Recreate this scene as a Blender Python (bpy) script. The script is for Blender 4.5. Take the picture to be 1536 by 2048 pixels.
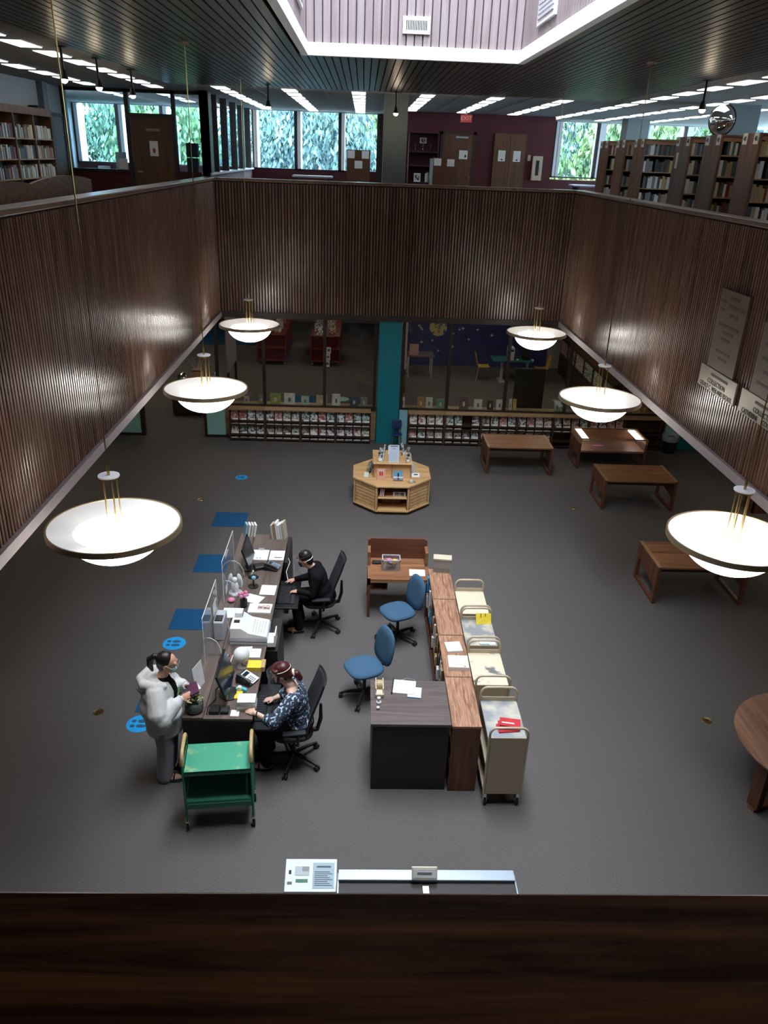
import bpy, bmesh, math, random
from mathutils import Vector, Matrix, Euler
import numpy as np

random.seed(7)
scene = bpy.context.scene
C = scene.collection
for o in list(bpy.data.objects):
    bpy.data.objects.remove(o)

# ------------------------------------------------------------------ camera
cam_data = bpy.data.cameras.new('camera')
cam_data.sensor_fit = 'VERTICAL'
cam_data.sensor_height = 36.0
cam_data.lens = 36.0 * 1562.2855 / 2048.0
cam_data.clip_start = 0.05
cam = bpy.data.objects.new('camera', cam_data)
C.objects.link(cam)
RIGHT = Vector((0.9991490, -0.0232692, 0.0340563))
FWD = Vector((0.0353340, 0.9088292, -0.4156694))
UP = Vector((-0.0212791, 0.4165190, 0.9088779))
mw = Matrix((RIGHT, UP, -FWD)).transposed().to_4x4()
mw.translation = (0, 0, 6.4)
cam.matrix_world = mw
scene.camera = cam

# ------------------------------------------------------------------ sky, exposure
scene.view_settings.view_transform = 'Standard'
scene.view_settings.look = 'None'
scene.view_settings.gamma = 1.0
scene.view_settings.use_curve_mapping = False
scene.view_settings.exposure = 0.5
scene.cycles.use_denoising = True
scene.cycles.max_bounces = 8
scene.cycles.diffuse_bounces = 3
scene.cycles.glossy_bounces = 4
scene.cycles.transparent_max_bounces = 12
scene.cycles.sample_clamp_indirect = 4.0
SKY = 23.0
world = bpy.data.worlds.new('sky')
scene.world = world
world.use_nodes = True
wn = world.node_tree.nodes
bg = wn['Background']
bg.inputs['Color'].default_value = (0.80, 0.90, 1.0, 1)
bg.inputs['Strength'].default_value = SKY

def portal(name, loc, rot, sx, sy):
    l = bpy.data.lights.new(name, 'AREA')
    l.shape = 'RECTANGLE'; l.size = sx; l.size_y = sy
    l.cycles.is_portal = True
    o = bpy.data.objects.new(name, l)
    o.location = loc; o.rotation_euler = rot
    C.objects.link(o)

# rooms' main dimensions (metres)
XL, XR, YF = -3.2, 4.6, 18.0            # walls of the well
Z_LOW, Z_TOP = 2.97, 5.85                # underside trim and parapet top
Z2, ZC = 4.82, 7.6                       # upper floor, upper ceiling
OX0, OX1, OY0, OY1, ZS = -0.80, 2.07, 3.4, 12.0, 13.0   # skylight shaft
portal('skylight_portal', ((OX0+OX1)/2, (OY0+OY1)/2, ZS+0.02), (0, 0, 0), OX1-OX0, OY1-OY0)
portal('window_portal_far', (-2.5, 28.75, 6.7), (-math.pi/2, 0, 0), 10.0, 2.0)
portal('window_portal_right', (9.5, 28.75, 6.7), (-math.pi/2, 0, 0), 7.0, 2.0)

# ------------------------------------------------------------------ helpers
class MB:
    def __init__(self):
        self.v = []; self.f = []
    def add(self, vs, fs, M=None):
        n = len(self.v)
        if M is not None:
            vs = [M @ Vector(p) for p in vs]
        self.v += [tuple(p) for p in vs]
        self.f += [tuple(i + n for i in f) for f in fs]
        return self
    def box(self, x0, x1, y0, y1, z0, z1, M=None):
        if x0 > x1: x0, x1 = x1, x0
        if y0 > y1: y0, y1 = y1, y0
        if z0 > z1: z0, z1 = z1, z0
        vs = [(x0,y0,z0),(x1,y0,z0),(x1,y1,z0),(x0,y1,z0),(x0,y0,z1),(x1,y0,z1),(x1,y1,z1),(x0,y1,z1)]
        fs = [(0,3,2,1),(4,5,6,7),(0,1,5,4),(1,2,6,5),(2,3,7,6),(3,0,4,7)]
        return self.add(vs, fs, M)
    def cbox(self, c, s, M=None):
        return self.box(c[0]-s[0]/2,c[0]+s[0]/2,c[1]-s[1]/2,c[1]+s[1]/2,c[2]-s[2]/2,c[2]+s[2]/2,M)
    def prism(self, pts, z0, z1, M=None):
        n = len(pts)
        a = sum(pts[i][0]*pts[(i+1)%n][1]-pts[(i+1)%n][0]*pts[i][1] for i in range(n))
        if a < 0: pts = pts[::-1]
        vs = [(x,y,z0) for x,y in pts] + [(x,y,z1) for x,y in pts]
        fs = [tuple(range(n-1,-1,-1)), tuple(range(n,2*n))]
        fs += [(i,(i+1)%n,n+(i+1)%n,n+i) for i in range(n)]
        return self.add(vs, fs, M)
    def cyl(self, p0, p1, r0, r1=None, n=12, M=None):
        r1 = r0 if r1 is None else r1
        p0 = Vector(p0); p1 = Vector(p1)
        d = (p1-p0).normalized()
        a = d.orthogonal().normalized(); b = d.cross(a)
        vs = []
        for p, r in ((p0,r0),(p1,r1)):
            for i in range(n):
                t = 2*math.pi*i/n
                vs.append(p + a*(r*math.cos(t)) + b*(r*math.sin(t)))
        fs = [(i,(i+1)%n,n+(i+1)%n,n+i) for i in range(n)]
        fs += [tuple(range(n-1,-1,-1)), tuple(range(n,2*n))]
        return self.add(vs, fs, M)
    def tube(self, pts, r, n=8, closed=False, M=None):
        pts = [Vector(p) for p in pts]
        k = len(pts); vs = []; fs = []
        ref = None
        for i, p in enumerate(pts):
            if closed:
                d = (pts[(i+1)%k]-pts[i-1]).normalized()
            else:
                d = (pts[min(i+1,k-1)]-pts[max(i-1,0)]).normalized()
            if ref is None:
                a = d.orthogonal().normalized()
            else:
                a = (ref - d*ref.dot(d))
                a = a.normalized() if a.length > 1e-6 else d.orthogonal().normalized()
            ref = a
            b = d.cross(a)
            rr = r[i] if isinstance(r,(list,tuple)) else r
            for j in range(n):
                t = 2*math.pi*j/n
                vs.append(p + a*(rr*math.cos(t)) + b*(rr*math.sin(t)))
        for i in range(k if closed else k-1):
            i2 = (i+1)%k
            for j in range(n):
                fs.append((i*n+j, i*n+(j+1)%n, i2*n+(j+1)%n, i2*n+j))
        if not closed:
            fs += [tuple(range(n-1,-1,-1)), tuple(range((k-1)*n,k*n))]
        return self.add(vs, fs, M)
    def lathe(self, prof, n=24, c=(0,0,0), M=None, cap=True):
        vs = []; fs = []; k = len(prof)
        if prof[0] == prof[-1]: cap = False
        for r, z in prof:
            for j in range(n):
                t = 2*math.pi*j/n
                vs.append((c[0]+r*math.cos(t), c[1]+r*math.sin(t), c[2]+z))
        for i in range(k-1):
            for j in range(n):
                fs.append((i*n+j, i*n+(j+1)%n, (i+1)*n+(j+1)%n, (i+1)*n+j))
        if cap and prof[0][0] > 1e-5: fs.append(tuple(range(n-1,-1,-1)))
        if cap and prof[-1][0] > 1e-5: fs.append(tuple(range((k-1)*n,k*n)))
        return self.add(vs, fs, M)
    def ell(self, c, r, M=None, n=14, m=9, rot=None):
        vs = []; fs = []
        R = rot.to_matrix() if rot is not None else Matrix.Identity(3)
        for i in range(m+1):
            ph = math.pi*i/m
            for j in range(n):
                t = 2*math.pi*j/n
                p = R @ Vector((r[0]*math.sin(ph)*math.cos(t), r[1]*math.sin(ph)*math.sin(t), r[2]*math.cos(ph)))
                vs.append((c[0]+p.x, c[1]+p.y, c[2]+p.z))
        for i in range(m):
            for j in range(n):
                fs.append((i*n+j, (i+1)*n+j, (i+1)*n+(j+1)%n, i*n+(j+1)%n))
        return self.add(vs, fs, M)
    def grid(self, fn, nu, nv, M=None):
        vs = [fn(i/nu, j/nv) for i in range(nu+1) for j in range(nv+1)]
        fs = [(i*(nv+1)+j, (i+1)*(nv+1)+j, (i+1)*(nv+1)+j+1, i*(nv+1)+j+1) for i in range(nu) for j in range(nv)]
        return self.add(vs, fs, M)
    def mesh(self, name, mat=None, smooth=False, bevel=0, fix=True, segs=1):
        me = bpy.data.meshes.new(name)
        me.from_pydata([tuple(p) for p in self.v], [], self.f)
        bm = bmesh.new(); bm.from_mesh(me)
        bmesh.ops.remove_doubles(bm, verts=bm.verts, dist=1e-6)
        if fix:
            bmesh.ops.recalc_face_normals(bm, faces=bm.faces)
        if bevel:
            es = [e for e in bm.edges if len(e.link_faces) == 2 and e.calc_face_angle(0) > 0.5]
            bmesh.ops.bevel(bm, geom=es, offset=bevel, segments=segs, affect='EDGES', profile=0.5)
        bm.to_mesh(me); bm.free()
        if mat is not None: me.materials.append(mat)
        if smooth:
            for p in me.polygons: p.use_smooth = True
            if smooth != 2:
                try: me.set_sharp_from_angle(angle=math.radians(40))
                except Exception: pass
        return me
    def build(self, name, mat, parent=None, smooth=False, bevel=0, fix=True, segs=1):
        me = self.mesh(name, mat, smooth, bevel, fix, segs)
        return link(name, me, parent)

def link(name, me, parent=None, loc=None, rz=0):
    o = bpy.data.objects.new(name, me)
    C.objects.link(o)
    if parent is not None: o.parent = parent
    if loc is not None: o.location = loc
    if rz: o.rotation_euler = (0,0,rz)
    return o

def tag(o, label=None, cat=None, group=None, kind=None):
    if label: o['label'] = label
    if cat: o['category'] = cat
    if group: o['group'] = group
    if kind: o['kind'] = kind
    return o

def thing(name, label, cat, loc=(0,0,0), rz=0, group=None):
    o = bpy.data.objects.new(name, None)
    o.empty_display_size = 0.1
    C.objects.link(o)
    o.location = loc; o.rotation_euler = (0,0,rz)
    return tag(o, label, cat, group)

def struct(name, mb, mat, parent=None, **k):
    o = mb.build(name, mat, parent, **k)
    if parent is None: o['kind'] = 'structure'
    return o

def dup(root, label=None, group=None, loc=None, rz=None):
    r = root.copy(); C.objects.link(r)
    if label: r['label'] = label
    if group: r['group'] = group
    if loc is not None: r.location = loc
    if rz is not None: r.rotation_euler = (0,0,rz)
    for ch in list(root.children):
        c = ch.copy(); C.objects.link(c); c.parent = r
        for g in list(ch.children):
            d = g.copy(); C.objects.link(d); d.parent = c
    return r

def B(*a): return MB().box(*a)
def RZ(a, loc=(0,0,0)): return Matrix.Translation(loc) @ Matrix.Rotation(a, 4, 'Z')
ORD = ['first','second','third','fourth','fifth','sixth','seventh','eighth','ninth','tenth','eleventh','twelfth','thirteenth','fourteenth','fifteenth','sixteenth','seventeenth','eighteenth','nineteenth','twentieth','twenty-first','twenty-second','twenty-third','twenty-fourth']

# ------------------------------------------------------------------ materials
def srgb(r, g, b):
    f = lambda u: ((u/255+0.055)/1.055)**2.4 if u/255 > 0.04045 else u/255/12.92
    return (f(r), f(g), f(b))

def newmat(name):
    m = bpy.data.materials.new(name); m.use_nodes = True
    nt = m.node_tree
    return m, nt, nt.nodes['Principled BSDF']

def plain(name, col, rough=0.5, metal=0.0, noise=0.0, nscale=40, bump=0.0, spec=0.5, emit=None, estr=0, trans=0, alpha=1, rand=0.0):
    m, nt, b = newmat(name)
    b.inputs['Base Color'].default_value = (*col, 1)
    b.inputs['Roughness'].default_value = rough
    b.inputs['Metallic'].default_value = metal
    b.inputs['Specular IOR Level'].default_value = spec
    if noise or bump:
        tc = nt.nodes.new('ShaderNodeTexCoord')
        nz = nt.nodes.new('ShaderNodeTexNoise')
        nz.inputs['Scale'].default_value = nscale; nz.inputs['Detail'].default_value = 4
        nt.links.new(tc.outputs['Object'], nz.inputs['Vector'])
        if noise:
            mr = nt.nodes.new('ShaderNodeMapRange')
            mr.inputs['To Min'].default_value = 1-noise; mr.inputs['To Max'].default_value = 1+noise
            mr.inputs['From Min'].default_value = 0.25; mr.inputs['From Max'].default_value = 0.75
            nt.links.new(nz.outputs['Fac'], mr.inputs['Value'])
            hv = nt.nodes.new('ShaderNodeHueSaturation')
            hv.inputs['Color'].default_value = (*col, 1)
            nt.links.new(mr.outputs['Result'], hv.inputs['Value'])
            nt.links.new(hv.outputs['Color'], b.inputs['Base Color'])
        if bump:
            bp = nt.nodes.new('ShaderNodeBump'); bp.inputs['Strength'].default_value = bump
            bp.inputs['Distance'].default_value = 0.01
            nt.links.new(nz.outputs['Fac'], bp.inputs['Height'])
            nt.links.new(bp.outputs['Normal'], b.inputs['Normal'])
    if rand:
        oi = nt.nodes.new('ShaderNodeObjectInfo')
        mr = nt.nodes.new('ShaderNodeMapRange')
        mr.inputs['To Min'].default_value = 1-rand; mr.inputs['To Max'].default_value = 1+rand
        nt.links.new(oi.outputs['Random'], mr.inputs['Value'])
        hv = nt.nodes.new('ShaderNodeHueSaturation'); hv.inputs['Color'].default_value = (*col,1)
        nt.links.new(mr.outputs['Result'], hv.inputs['Value'])
        nt.links.new(hv.outputs['Color'], b.inputs['Base Color'])
    if emit:
        b.inputs['Emission Color'].default_value = (*emit, 1)
        b.inputs['Emission Strength'].default_value = estr
    if trans: b.inputs['Transmission Weight'].default_value = trans
    return m

def wood(name, c1, c2, axis='Z', scale=14.0, rough=0.45, rand=0.0, stretch=0.06, spec=0.5, lo=0.35, hi=0.65, bump=0.1):
    m, nt, b = newmat(name)
    L = nt.links.new
    tc = nt.nodes.new('ShaderNodeTexCoord')
    mp = nt.nodes.new('ShaderNodeMapping')
    s = [scale]*3; s['XYZ'.index(axis)] = scale*stretch
    mp.inputs['Scale'].default_value = s
    L(tc.outputs['Object'], mp.inputs['Vector'])
    nz = nt.nodes.new('ShaderNodeTexNoise'); nz.inputs['Scale'].default_value = 1.0
    nz.inputs['Detail'].default_value = 8; nz.inputs['Roughness'].default_value = 0.65; nz.inputs['Distortion'].default_value = 0.6
    L(mp.outputs['Vector'], nz.inputs['Vector'])
    cr = nt.nodes.new('ShaderNodeValToRGB')
    cr.color_ramp.elements[0].position = lo; cr.color_ramp.elements[0].color = (*c1, 1)
    cr.color_ramp.elements[1].position = hi; cr.color_ramp.elements[1].color = (*c2, 1)
    L(nz.outputs['Fac'], cr.inputs['Fac'])
    out = cr.outputs['Color']
    if rand:
        oi = nt.nodes.new('ShaderNodeObjectInfo')
        ad = nt.nodes.new('ShaderNodeVectorMath'); ad.operation = 'ADD'
        ml = nt.nodes.new('ShaderNodeVectorMath'); ml.operation = 'SCALE'
        cmb = nt.nodes.new('ShaderNodeCombineXYZ')
        for i in range(3): L(oi.outputs['Random'], cmb.inputs[i])
        L(cmb.outputs[0], ml.inputs[0]); ml.inputs['Scale'].default_value = 37.0
        L(mp.outputs['Vector'], ad.inputs[0]); L(ml.outputs[0], ad.inputs[1])
        L(ad.outputs[0], nz.inputs['Vector'])
        mr = nt.nodes.new('ShaderNodeMapRange')
        mr.inputs['To Min'].default_value = 1-rand; mr.inputs['To Max'].default_value = 1+rand
        L(oi.outputs['Random'], mr.inputs['Value'])
        hv = nt.nodes.new('ShaderNodeHueSaturation')
        L(out, hv.inputs['Color']); L(mr.outputs['Result'], hv.inputs['Value'])
        out = hv.outputs['Color']
    L(out, b.inputs['Base Color'])
    b.inputs['Roughness'].default_value = rough
    b.inputs['Specular IOR Level'].default_value = spec
    if bump:
        bp = nt.nodes.new('ShaderNodeBump'); bp.inputs['Strength'].default_value = bump; bp.inputs['Distance'].default_value = 0.004
        L(nz.outputs['Fac'], bp.inputs['Height']); L(bp.outputs['Normal'], b.inputs['Normal'])
    return m

def clearmat(name, tint=(1,1,1), gloss=0.08, rough=0.02, frost=0.0, fcol=(0.8,0.85,0.9)):
    """thin clear sheet: mostly straight-through light, a little mirror reflection, optional milky share"""
    m = bpy.data.materials.new(name); m.use_nodes = True
    nt = m.node_tree; nt.nodes.clear(); L = nt.links.new
    out = nt.nodes.new('ShaderNodeOutputMaterial')
    tr = nt.nodes.new('ShaderNodeBsdfTransparent'); tr.inputs['Color'].default_value = (*tint,1)
    gl = nt.nodes.new('ShaderNodeBsdfGlossy'); gl.inputs['Roughness'].default_value = rough
    fr = nt.nodes.new('ShaderNodeFresnel'); fr.inputs['IOR'].default_value = 1.0+gloss*6
    mx = nt.nodes.new('ShaderNodeMixShader')
    ge = nt.nodes.new('ShaderNodeNewGeometry'); iv = nt.nodes.new('ShaderNodeMath'); iv.operation = 'SUBTRACT'; iv.inputs[0].default_value = 1.0
    L(ge.outputs['Backfacing'], iv.inputs[1])
    mu_ = nt.nodes.new('ShaderNodeMath'); mu_.operation = 'MULTIPLY'
    L(fr.outputs[0], mu_.inputs[0]); L(iv.outputs[0], mu_.inputs[1])
    L(mu_.outputs[0], mx.inputs[0]); L(tr.outputs[0], mx.inputs[1]); L(gl.outputs[0], mx.inputs[2])
    last = mx
    if frost:
        df = nt.nodes.new('ShaderNodeBsdfDiffuse'); df.inputs['Color'].default_value = (*fcol,1)
        m2 = nt.nodes.new('ShaderNodeMixShader'); m2.inputs[0].default_value = frost
        L(mx.outputs[0], m2.inputs[1]); L(df.outputs[0], m2.inputs[2]); last = m2
    L(last.outputs[0], out.inputs['Surface'])
    return m

def worn(name, c1, c2, scale=5.0, lo=0.45, hi=0.55, rough=0.45, metal2=0.0, seed=0.0):
    """paint c1 rubbed away to c2 in patches"""
    m, nt, b = newmat(name); L = nt.links.new
    tc = nt.nodes.new('ShaderNodeTexCoord')
    mp = nt.nodes.new('ShaderNodeMapping'); mp.inputs['Location'].default_value = (seed, seed*1.7, seed*0.3)
    L(tc.outputs['Object'], mp.inputs['Vector'])
    nz = nt.nodes.new('ShaderNodeTexNoise'); nz.inputs['Scale'].default_value = scale; nz.inputs['Detail'].default_value = 5
    L(mp.outputs['Vector'], nz.inputs['Vector'])
    cr = nt.nodes.new('ShaderNodeValToRGB')
    cr.color_ramp.elements[0].position = lo; cr.color_ramp.elements[0].color = (*c1,1)
    cr.color_ramp.elements[1].position = hi; cr.color_ramp.elements[1].color = (*c2,1)
    L(nz.outputs['Fac'], cr.inputs['Fac']); L(cr.outputs['Color'], b.inputs['Base Color'])
    b.inputs['Roughness'].default_value = rough
    return m

def cover(name, c1, c2, scale=18.0, rough=0.45):
    """printed picture: irregular patches of two colours, differing from object to object"""
    m, nt, b = newmat(name); L = nt.links.new
    tc = nt.nodes.new('ShaderNodeTexCoord'); oi = nt.nodes.new('ShaderNodeObjectInfo')
    ad = nt.nodes.new('ShaderNodeVectorMath'); ad.operation = 'ADD'
    cmb = nt.nodes.new('ShaderNodeCombineXYZ'); mu = nt.nodes.new('ShaderNodeMath'); mu.operation = 'MULTIPLY'; mu.inputs[1].default_value = 50
    L(oi.outputs['Random'], mu.inputs[0])
    for i in range(3): L(mu.outputs[0], cmb.inputs[i])
    L(tc.outputs['Object'], ad.inputs[0]); L(cmb.outputs[0], ad.inputs[1])
    nz = nt.nodes.new('ShaderNodeTexNoise'); nz.inputs['Scale'].default_value = scale; nz.inputs['Detail'].default_value = 3
    L(ad.outputs[0], nz.inputs['Vector'])
    cr = nt.nodes.new('ShaderNodeValToRGB')
    cr.color_ramp.elements[0].position = 0.42; cr.color_ramp.elements[0].color = (*c1,1)
    cr.color_ramp.elements[1].position = 0.58; cr.color_ramp.elements[1].color = (*c2,1)
    L(nz.outputs['Fac'], cr.inputs['Fac']); L(cr.outputs['Color'], b.inputs['Base Color'])
    b.inputs['Roughness'].default_value = rough
    return m

M = {}
M['carpet'] = plain('carpet', (0.123,0.111,0.106), 0.95, noise=0.35, nscale=90, bump=0.5, spec=0.1)
M['slat'] = wood('slat_wood', srgb(78,54,43), srgb(122,92,77), 'Z', 22, 0.24, rand=0.2, spec=0.6)
M['slat_back'] = plain('slat_backing', srgb(18,11,9), 0.8)
M['cap'] = wood('rail_cap_wood', srgb(84,60,46), srgb(128,98,80), 'Y', 16, 0.3, spec=0.6)
M['trim'] = plain('pale_trim', srgb(190,180,182), 0.5, noise=0.06, nscale=12)
M['near_cap'] = wood('dark_oak_rail', srgb(100,50,22), srgb(246,160,88), 'X', 30, 0.4, stretch=0.05, lo=0.4, hi=0.72)
M['cplank'] = wood('ceiling_plank', srgb(36,33,30), srgb(54,50,46), 'Y', 12, 0.34, rand=0.15, spec=0.5, bump=0.03)
M['cdark'] = plain('ceiling_gap', (0.008,0.008,0.008), 0.9)
M['shaftboard'] = wood('shaft_board', srgb(128,114,115), srgb(152,138,139), 'Z', 10, 0.55, rand=0.05, bump=0.03)
M['shaftgap'] = plain('shaft_gap', srgb(88,78,84), 0.8)
M['white'] = plain('white_paint', srgb(235,235,235), 0.5)
M['ceil2'] = plain('grey_ceiling', srgb(150,148,146), 0.8, noise=0.04, nscale=8)
M['wallgrey'] = plain('grey_plaster', srgb(150,148,146), 0.8, noise=0.03, nscale=6)
M['colgrey'] = plain('column_grey', srgb(112,118,118), 0.8, noise=0.04, nscale=6)
M['redwall'] = plain('dark_red_wall', srgb(74,11,20), 0.7, noise=0.06, nscale=5)
M['teal'] = plain('teal_paint', srgb(10,118,130), 0.45, noise=0.04, nscale=8)
M['mint'] = plain('mint_panel', srgb(150,205,200), 0.4, noise=0.03, nscale=8)
M['bluepanel'] = plain('pale_blue_panel', srgb(140,190,205), 0.4)
M['darkbrown'] = plain('dark_brown_metal', srgb(40,30,25), 0.45)
M['black'] = plain('black_plastic', srgb(24,24,26), 0.45)
M['softblack'] = plain('soft_black', srgb(34,34,36), 0.7, noise=0.1, nscale=60)
M['meshblack'] = plain('black_mesh_fabric', srgb(44,46,50), 0.75, noise=0.25, nscale=300, bump=0.3)
M['chrome'] = plain('chrome', (0.75,0.75,0.75), 0.2, 1.0)
M['steel'] = plain('brushed_steel', srgb(170,180,190), 0.35, 0.6)
M['brass'] = plain('brass', srgb(190,160,100), 0.28, 1.0)
M['bronze'] = plain('bronze_band', srgb(158,138,108), 0.35, 0.45)
M['dish'] = plain('white_enamel', srgb(240,240,240), 0.35)
M['globe'] = plain('lit_glass_bowl', (0.9,0.9,0.88), 0.3, emit=(1.0,0.96,0.88), estr=5.0)
M['tube_light'] = plain('lit_diffuser', (0.9,0.9,0.9), 0.4, emit=(0.97,0.98,1.0), estr=1.9)
M['bulb'] = plain('lit_bulb', (1,0.9,0.75), 0.3, emit=(1.0,0.86,0.66), estr=14.0)
M['glass'] = clearmat('window_glass', (0.80,0.93,1.0), 0.08)  # bluish tint also carries outdoor haze and reflected sky
M['dimglass'] = clearmat('interior_glass', (0.86,0.86,0.84), 0.07)
M['acrylic'] = clearmat('clear_acrylic', (0.93,0.95,0.97), 0.09, 0.03, 0.07)
M['oak'] = wood('honey_oak', srgb(206,158,104), srgb(238,194,140), 'X', 8, 0.45)
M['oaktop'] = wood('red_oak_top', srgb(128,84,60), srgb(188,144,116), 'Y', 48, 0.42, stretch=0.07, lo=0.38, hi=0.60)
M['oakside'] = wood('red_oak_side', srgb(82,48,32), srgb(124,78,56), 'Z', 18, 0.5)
M['tablewood'] = wood('table_walnut', srgb(118,78,52), srgb(166,116,82), 'X', 16, 0.4)
M['tableedge'] = wood('table_edge_oak', srgb(150,112,78), srgb(182,142,104), 'Y', 16, 0.45)
M['desktop'] = wood('grey_brown_laminate', srgb(84,70,64), srgb(112,96,88), 'Y', 16, 0.42)
M['desktop_x'] = wood('grey_brown_laminate_x', srgb(84,72,70), srgb(112,98,94), 'X', 16, 0.42)
M['deskpanel'] = plain('dark_desk_panel', srgb(40,32,30), 0.55, noise=0.08, nscale=10)
M['doorwood'] = wood('door_wood', srgb(74,46,26), srgb(104,68,40), 'Z', 10, 0.5)
M['shelfwood'] = wood('bookcase_wood', srgb(92,60,40), srgb(130,90,62), 'Z', 14, 0.5)
M['shelfdark'] = plain('shelf_dark_brown', srgb(52,34,24), 0.6)  # plain dark brown for shelf backs, aprons and door frames
M['shelftan'] = wood('shelf_tan', srgb(150,116,80), srgb(180,146,108), 'X', 12, 0.5)
M['magwood'] = plain('magazine_shelf_brown', srgb(76,50,38), 0.55, noise=0.1, nscale=14)
M['beige'] = plain('beige_enamel', srgb(192,174,146), 0.4, noise=0.03, nscale=20)
M['beige_worn_a'] = worn('beige_worn_a', srgb(210,196,168), srgb(140,141,143), 5.0, 0.36, 0.56, seed=3.1)
M['beige_worn_b'] = worn('beige_worn_b', srgb(218,206,180), srgb(112,113,116), 4.5, 0.57, 0.63, seed=8.2)
M['beige_worn_c'] = worn('beige_worn_c', srgb(212,202,180), srgb(146,149,154), 3.6, 0.32, 0.54, seed=5.5)
M['beige_clean'] = plain('beige_clean', srgb(220,208,182), 0.45, noise=0.03, nscale=12)
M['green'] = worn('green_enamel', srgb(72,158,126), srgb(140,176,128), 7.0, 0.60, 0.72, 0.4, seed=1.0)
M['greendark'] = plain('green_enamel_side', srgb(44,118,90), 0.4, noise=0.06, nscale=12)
M['tanedge'] = plain('tan_handle', srgb(190,160,110), 0.5, noise=0.1, nscale=30)
M['bluefab'] = plain('blue_upholstery', srgb(70,100,126), 0.9, noise=0.15, nscale=220, bump=0.25, spec=0.15)
M['paper'] = plain('white_paper', srgb(238,238,236), 0.7)
M['paper2'] = plain('off_white_paper', srgb(216,212,204), 0.7)
M['greyplastic'] = plain('light_grey_plastic', srgb(186,188,194), 0.45)
M['whiteplastic'] = plain('white_plastic', srgb(232,232,230), 0.4)
M['cream'] = plain('cream_plastic', srgb(214,200,176), 0.45)
M['ink'] = plain('dark_ink', srgb(30,28,28), 0.7)
M['greyink'] = plain('grey_ink', srgb(110,110,114), 0.7)
M['screen'] = plain('dark_screen', srgb(30,40,52), 0.15)
M['yellow'] = plain('yellow_card', srgb(236,206,60), 0.5, noise=0.1, nscale=30)
M['red'] = plain('red_cover', srgb(190,40,48), 0.5, noise=0.15, nscale=30)
M['pink'] = plain('pink_flower', srgb(226,130,170), 0.7, noise=0.2, nscale=60)
M['cyan'] = plain('bright_blue_sticker', srgb(20,160,230), 0.5)
M['stickerdark'] = plain('sticker_print', srgb(30,84,120), 0.6)
M['carpetblue'] = plain('blue_carpet_tile', srgb(34,84,124), 0.95, noise=0.25, nscale=90, bump=0.4, spec=0.1)
M['plaque'] = plain('engraved_plaque', srgb(140,131,117), 0.4, 0.3, noise=0.05, nscale=6)
M['plaquebrown'] = plain('brown_plaque', srgb(92,68,54), 0.5, noise=0.1, nscale=4)
M['plaqueink'] = plain('plaque_engraving', srgb(62,46,38), 0.6)
M['skin'] = plain('skin', srgb(214,160,132), 0.55, noise=0.05, nscale=25)
M['skin2'] = plain('skin_light', srgb(226,182,160), 0.55, noise=0.05, nscale=25)
M['hairblack'] = plain('black_hair', srgb(26,20,20), 0.4, noise=0.3, nscale=120)
M['hairred'] = plain('auburn_hair', srgb(72,22,24), 0.4, noise=0.3, nscale=120)
M['hoodie'] = plain('pale_grey_fleece', srgb(210,208,206), 0.9, noise=0.08, nscale=9, bump=0.9, spec=0.1)
M['trousers'] = plain('grey_trousers', srgb(168,160,170), 0.9, noise=0.08, nscale=30, spec=0.1)
M['blackcloth'] = plain('black_cloth', srgb(20,20,22), 0.9, noise=0.15, nscale=30, spec=0.15)
M['floral'] = worn('navy_floral', srgb(40,52,72), srgb(196,208,220), 34.0, 0.55, 0.6, 0.85, seed=2.2)
M['mask'] = plain('surgical_mask', srgb(176,196,206), 0.8)
M['purple'] = plain('purple_wallet', srgb(86,36,70), 0.5)
M['leaf'] = plain('succulent_leaf', srgb(150,150,110), 0.6, noise=0.3, nscale=50)
M['glowgreen'] = plain('green_print', srgb(120,180,90), 0.7)
BOOKC = [plain('book_%s' % n, srgb(*c), 0.6) for n, c in (('cream',(196,184,158)),('tan',(160,136,104)),('grey',(120,122,124)),('white',(210,206,198)),('slate',(70,80,92)),('brown',(86,64,50)),('maroon',(120,46,44)),('green',(70,92,78)),('black',(44,42,42)),('ochre',(176,148,84)))]
COVERS = [cover('cover_%d' % i, srgb(*a), srgb(*b)) for i, (a, b) in enumerate((((40,40,44),(214,210,206)),((120,60,60),(220,210,200)),((70,90,110),(220,220,216)),((110,120,90),(214,206,190)),((60,50,48),(170,150,140)),((150,130,120),(236,232,226)),((50,70,80),(190,200,190)),((140,70,70),(200,170,160))))]

# ------------------------------------------------------------------ the shell
XO0, XO1, YO1 = -10.5, 13.5, 28.4       # outer walls of the building
struct('floor', B(XO0, XO1, -4.0, 33.0, -0.2, 0.0), M['carpet'])
# upper floor slab: a ring round the well; lower face is the lower ceiling
sl = MB()
sl.box(XO0, XL-0.16, -4.0, 28.6, Z_LOW+0.1, Z2); sl.box(XR+0.16, XO1, -4.0, 28.6, Z_LOW+0.1, Z2)
sl.box(XL-0.16, XR+0.16, YF+0.16, 28.6, Z_LOW+0.1, Z2); sl.box(XL-0.16, XR+0.16, -4.0, 0.05, Z_LOW+0.1, Z2)
struct('floor_upper', sl, M['wallgrey'])
struct('floor_upper_carpet', B(XL-0.16, XR+0.16, YF+0.16, 28.3, Z2, Z2+0.012).box(XO0, XL-0.16, -4.0, 28.3, Z2, Z2+0.012).box(XR+0.16, XO1, -4.0, 28.3, Z2, Z2+0.012), M['carpet'])
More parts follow.
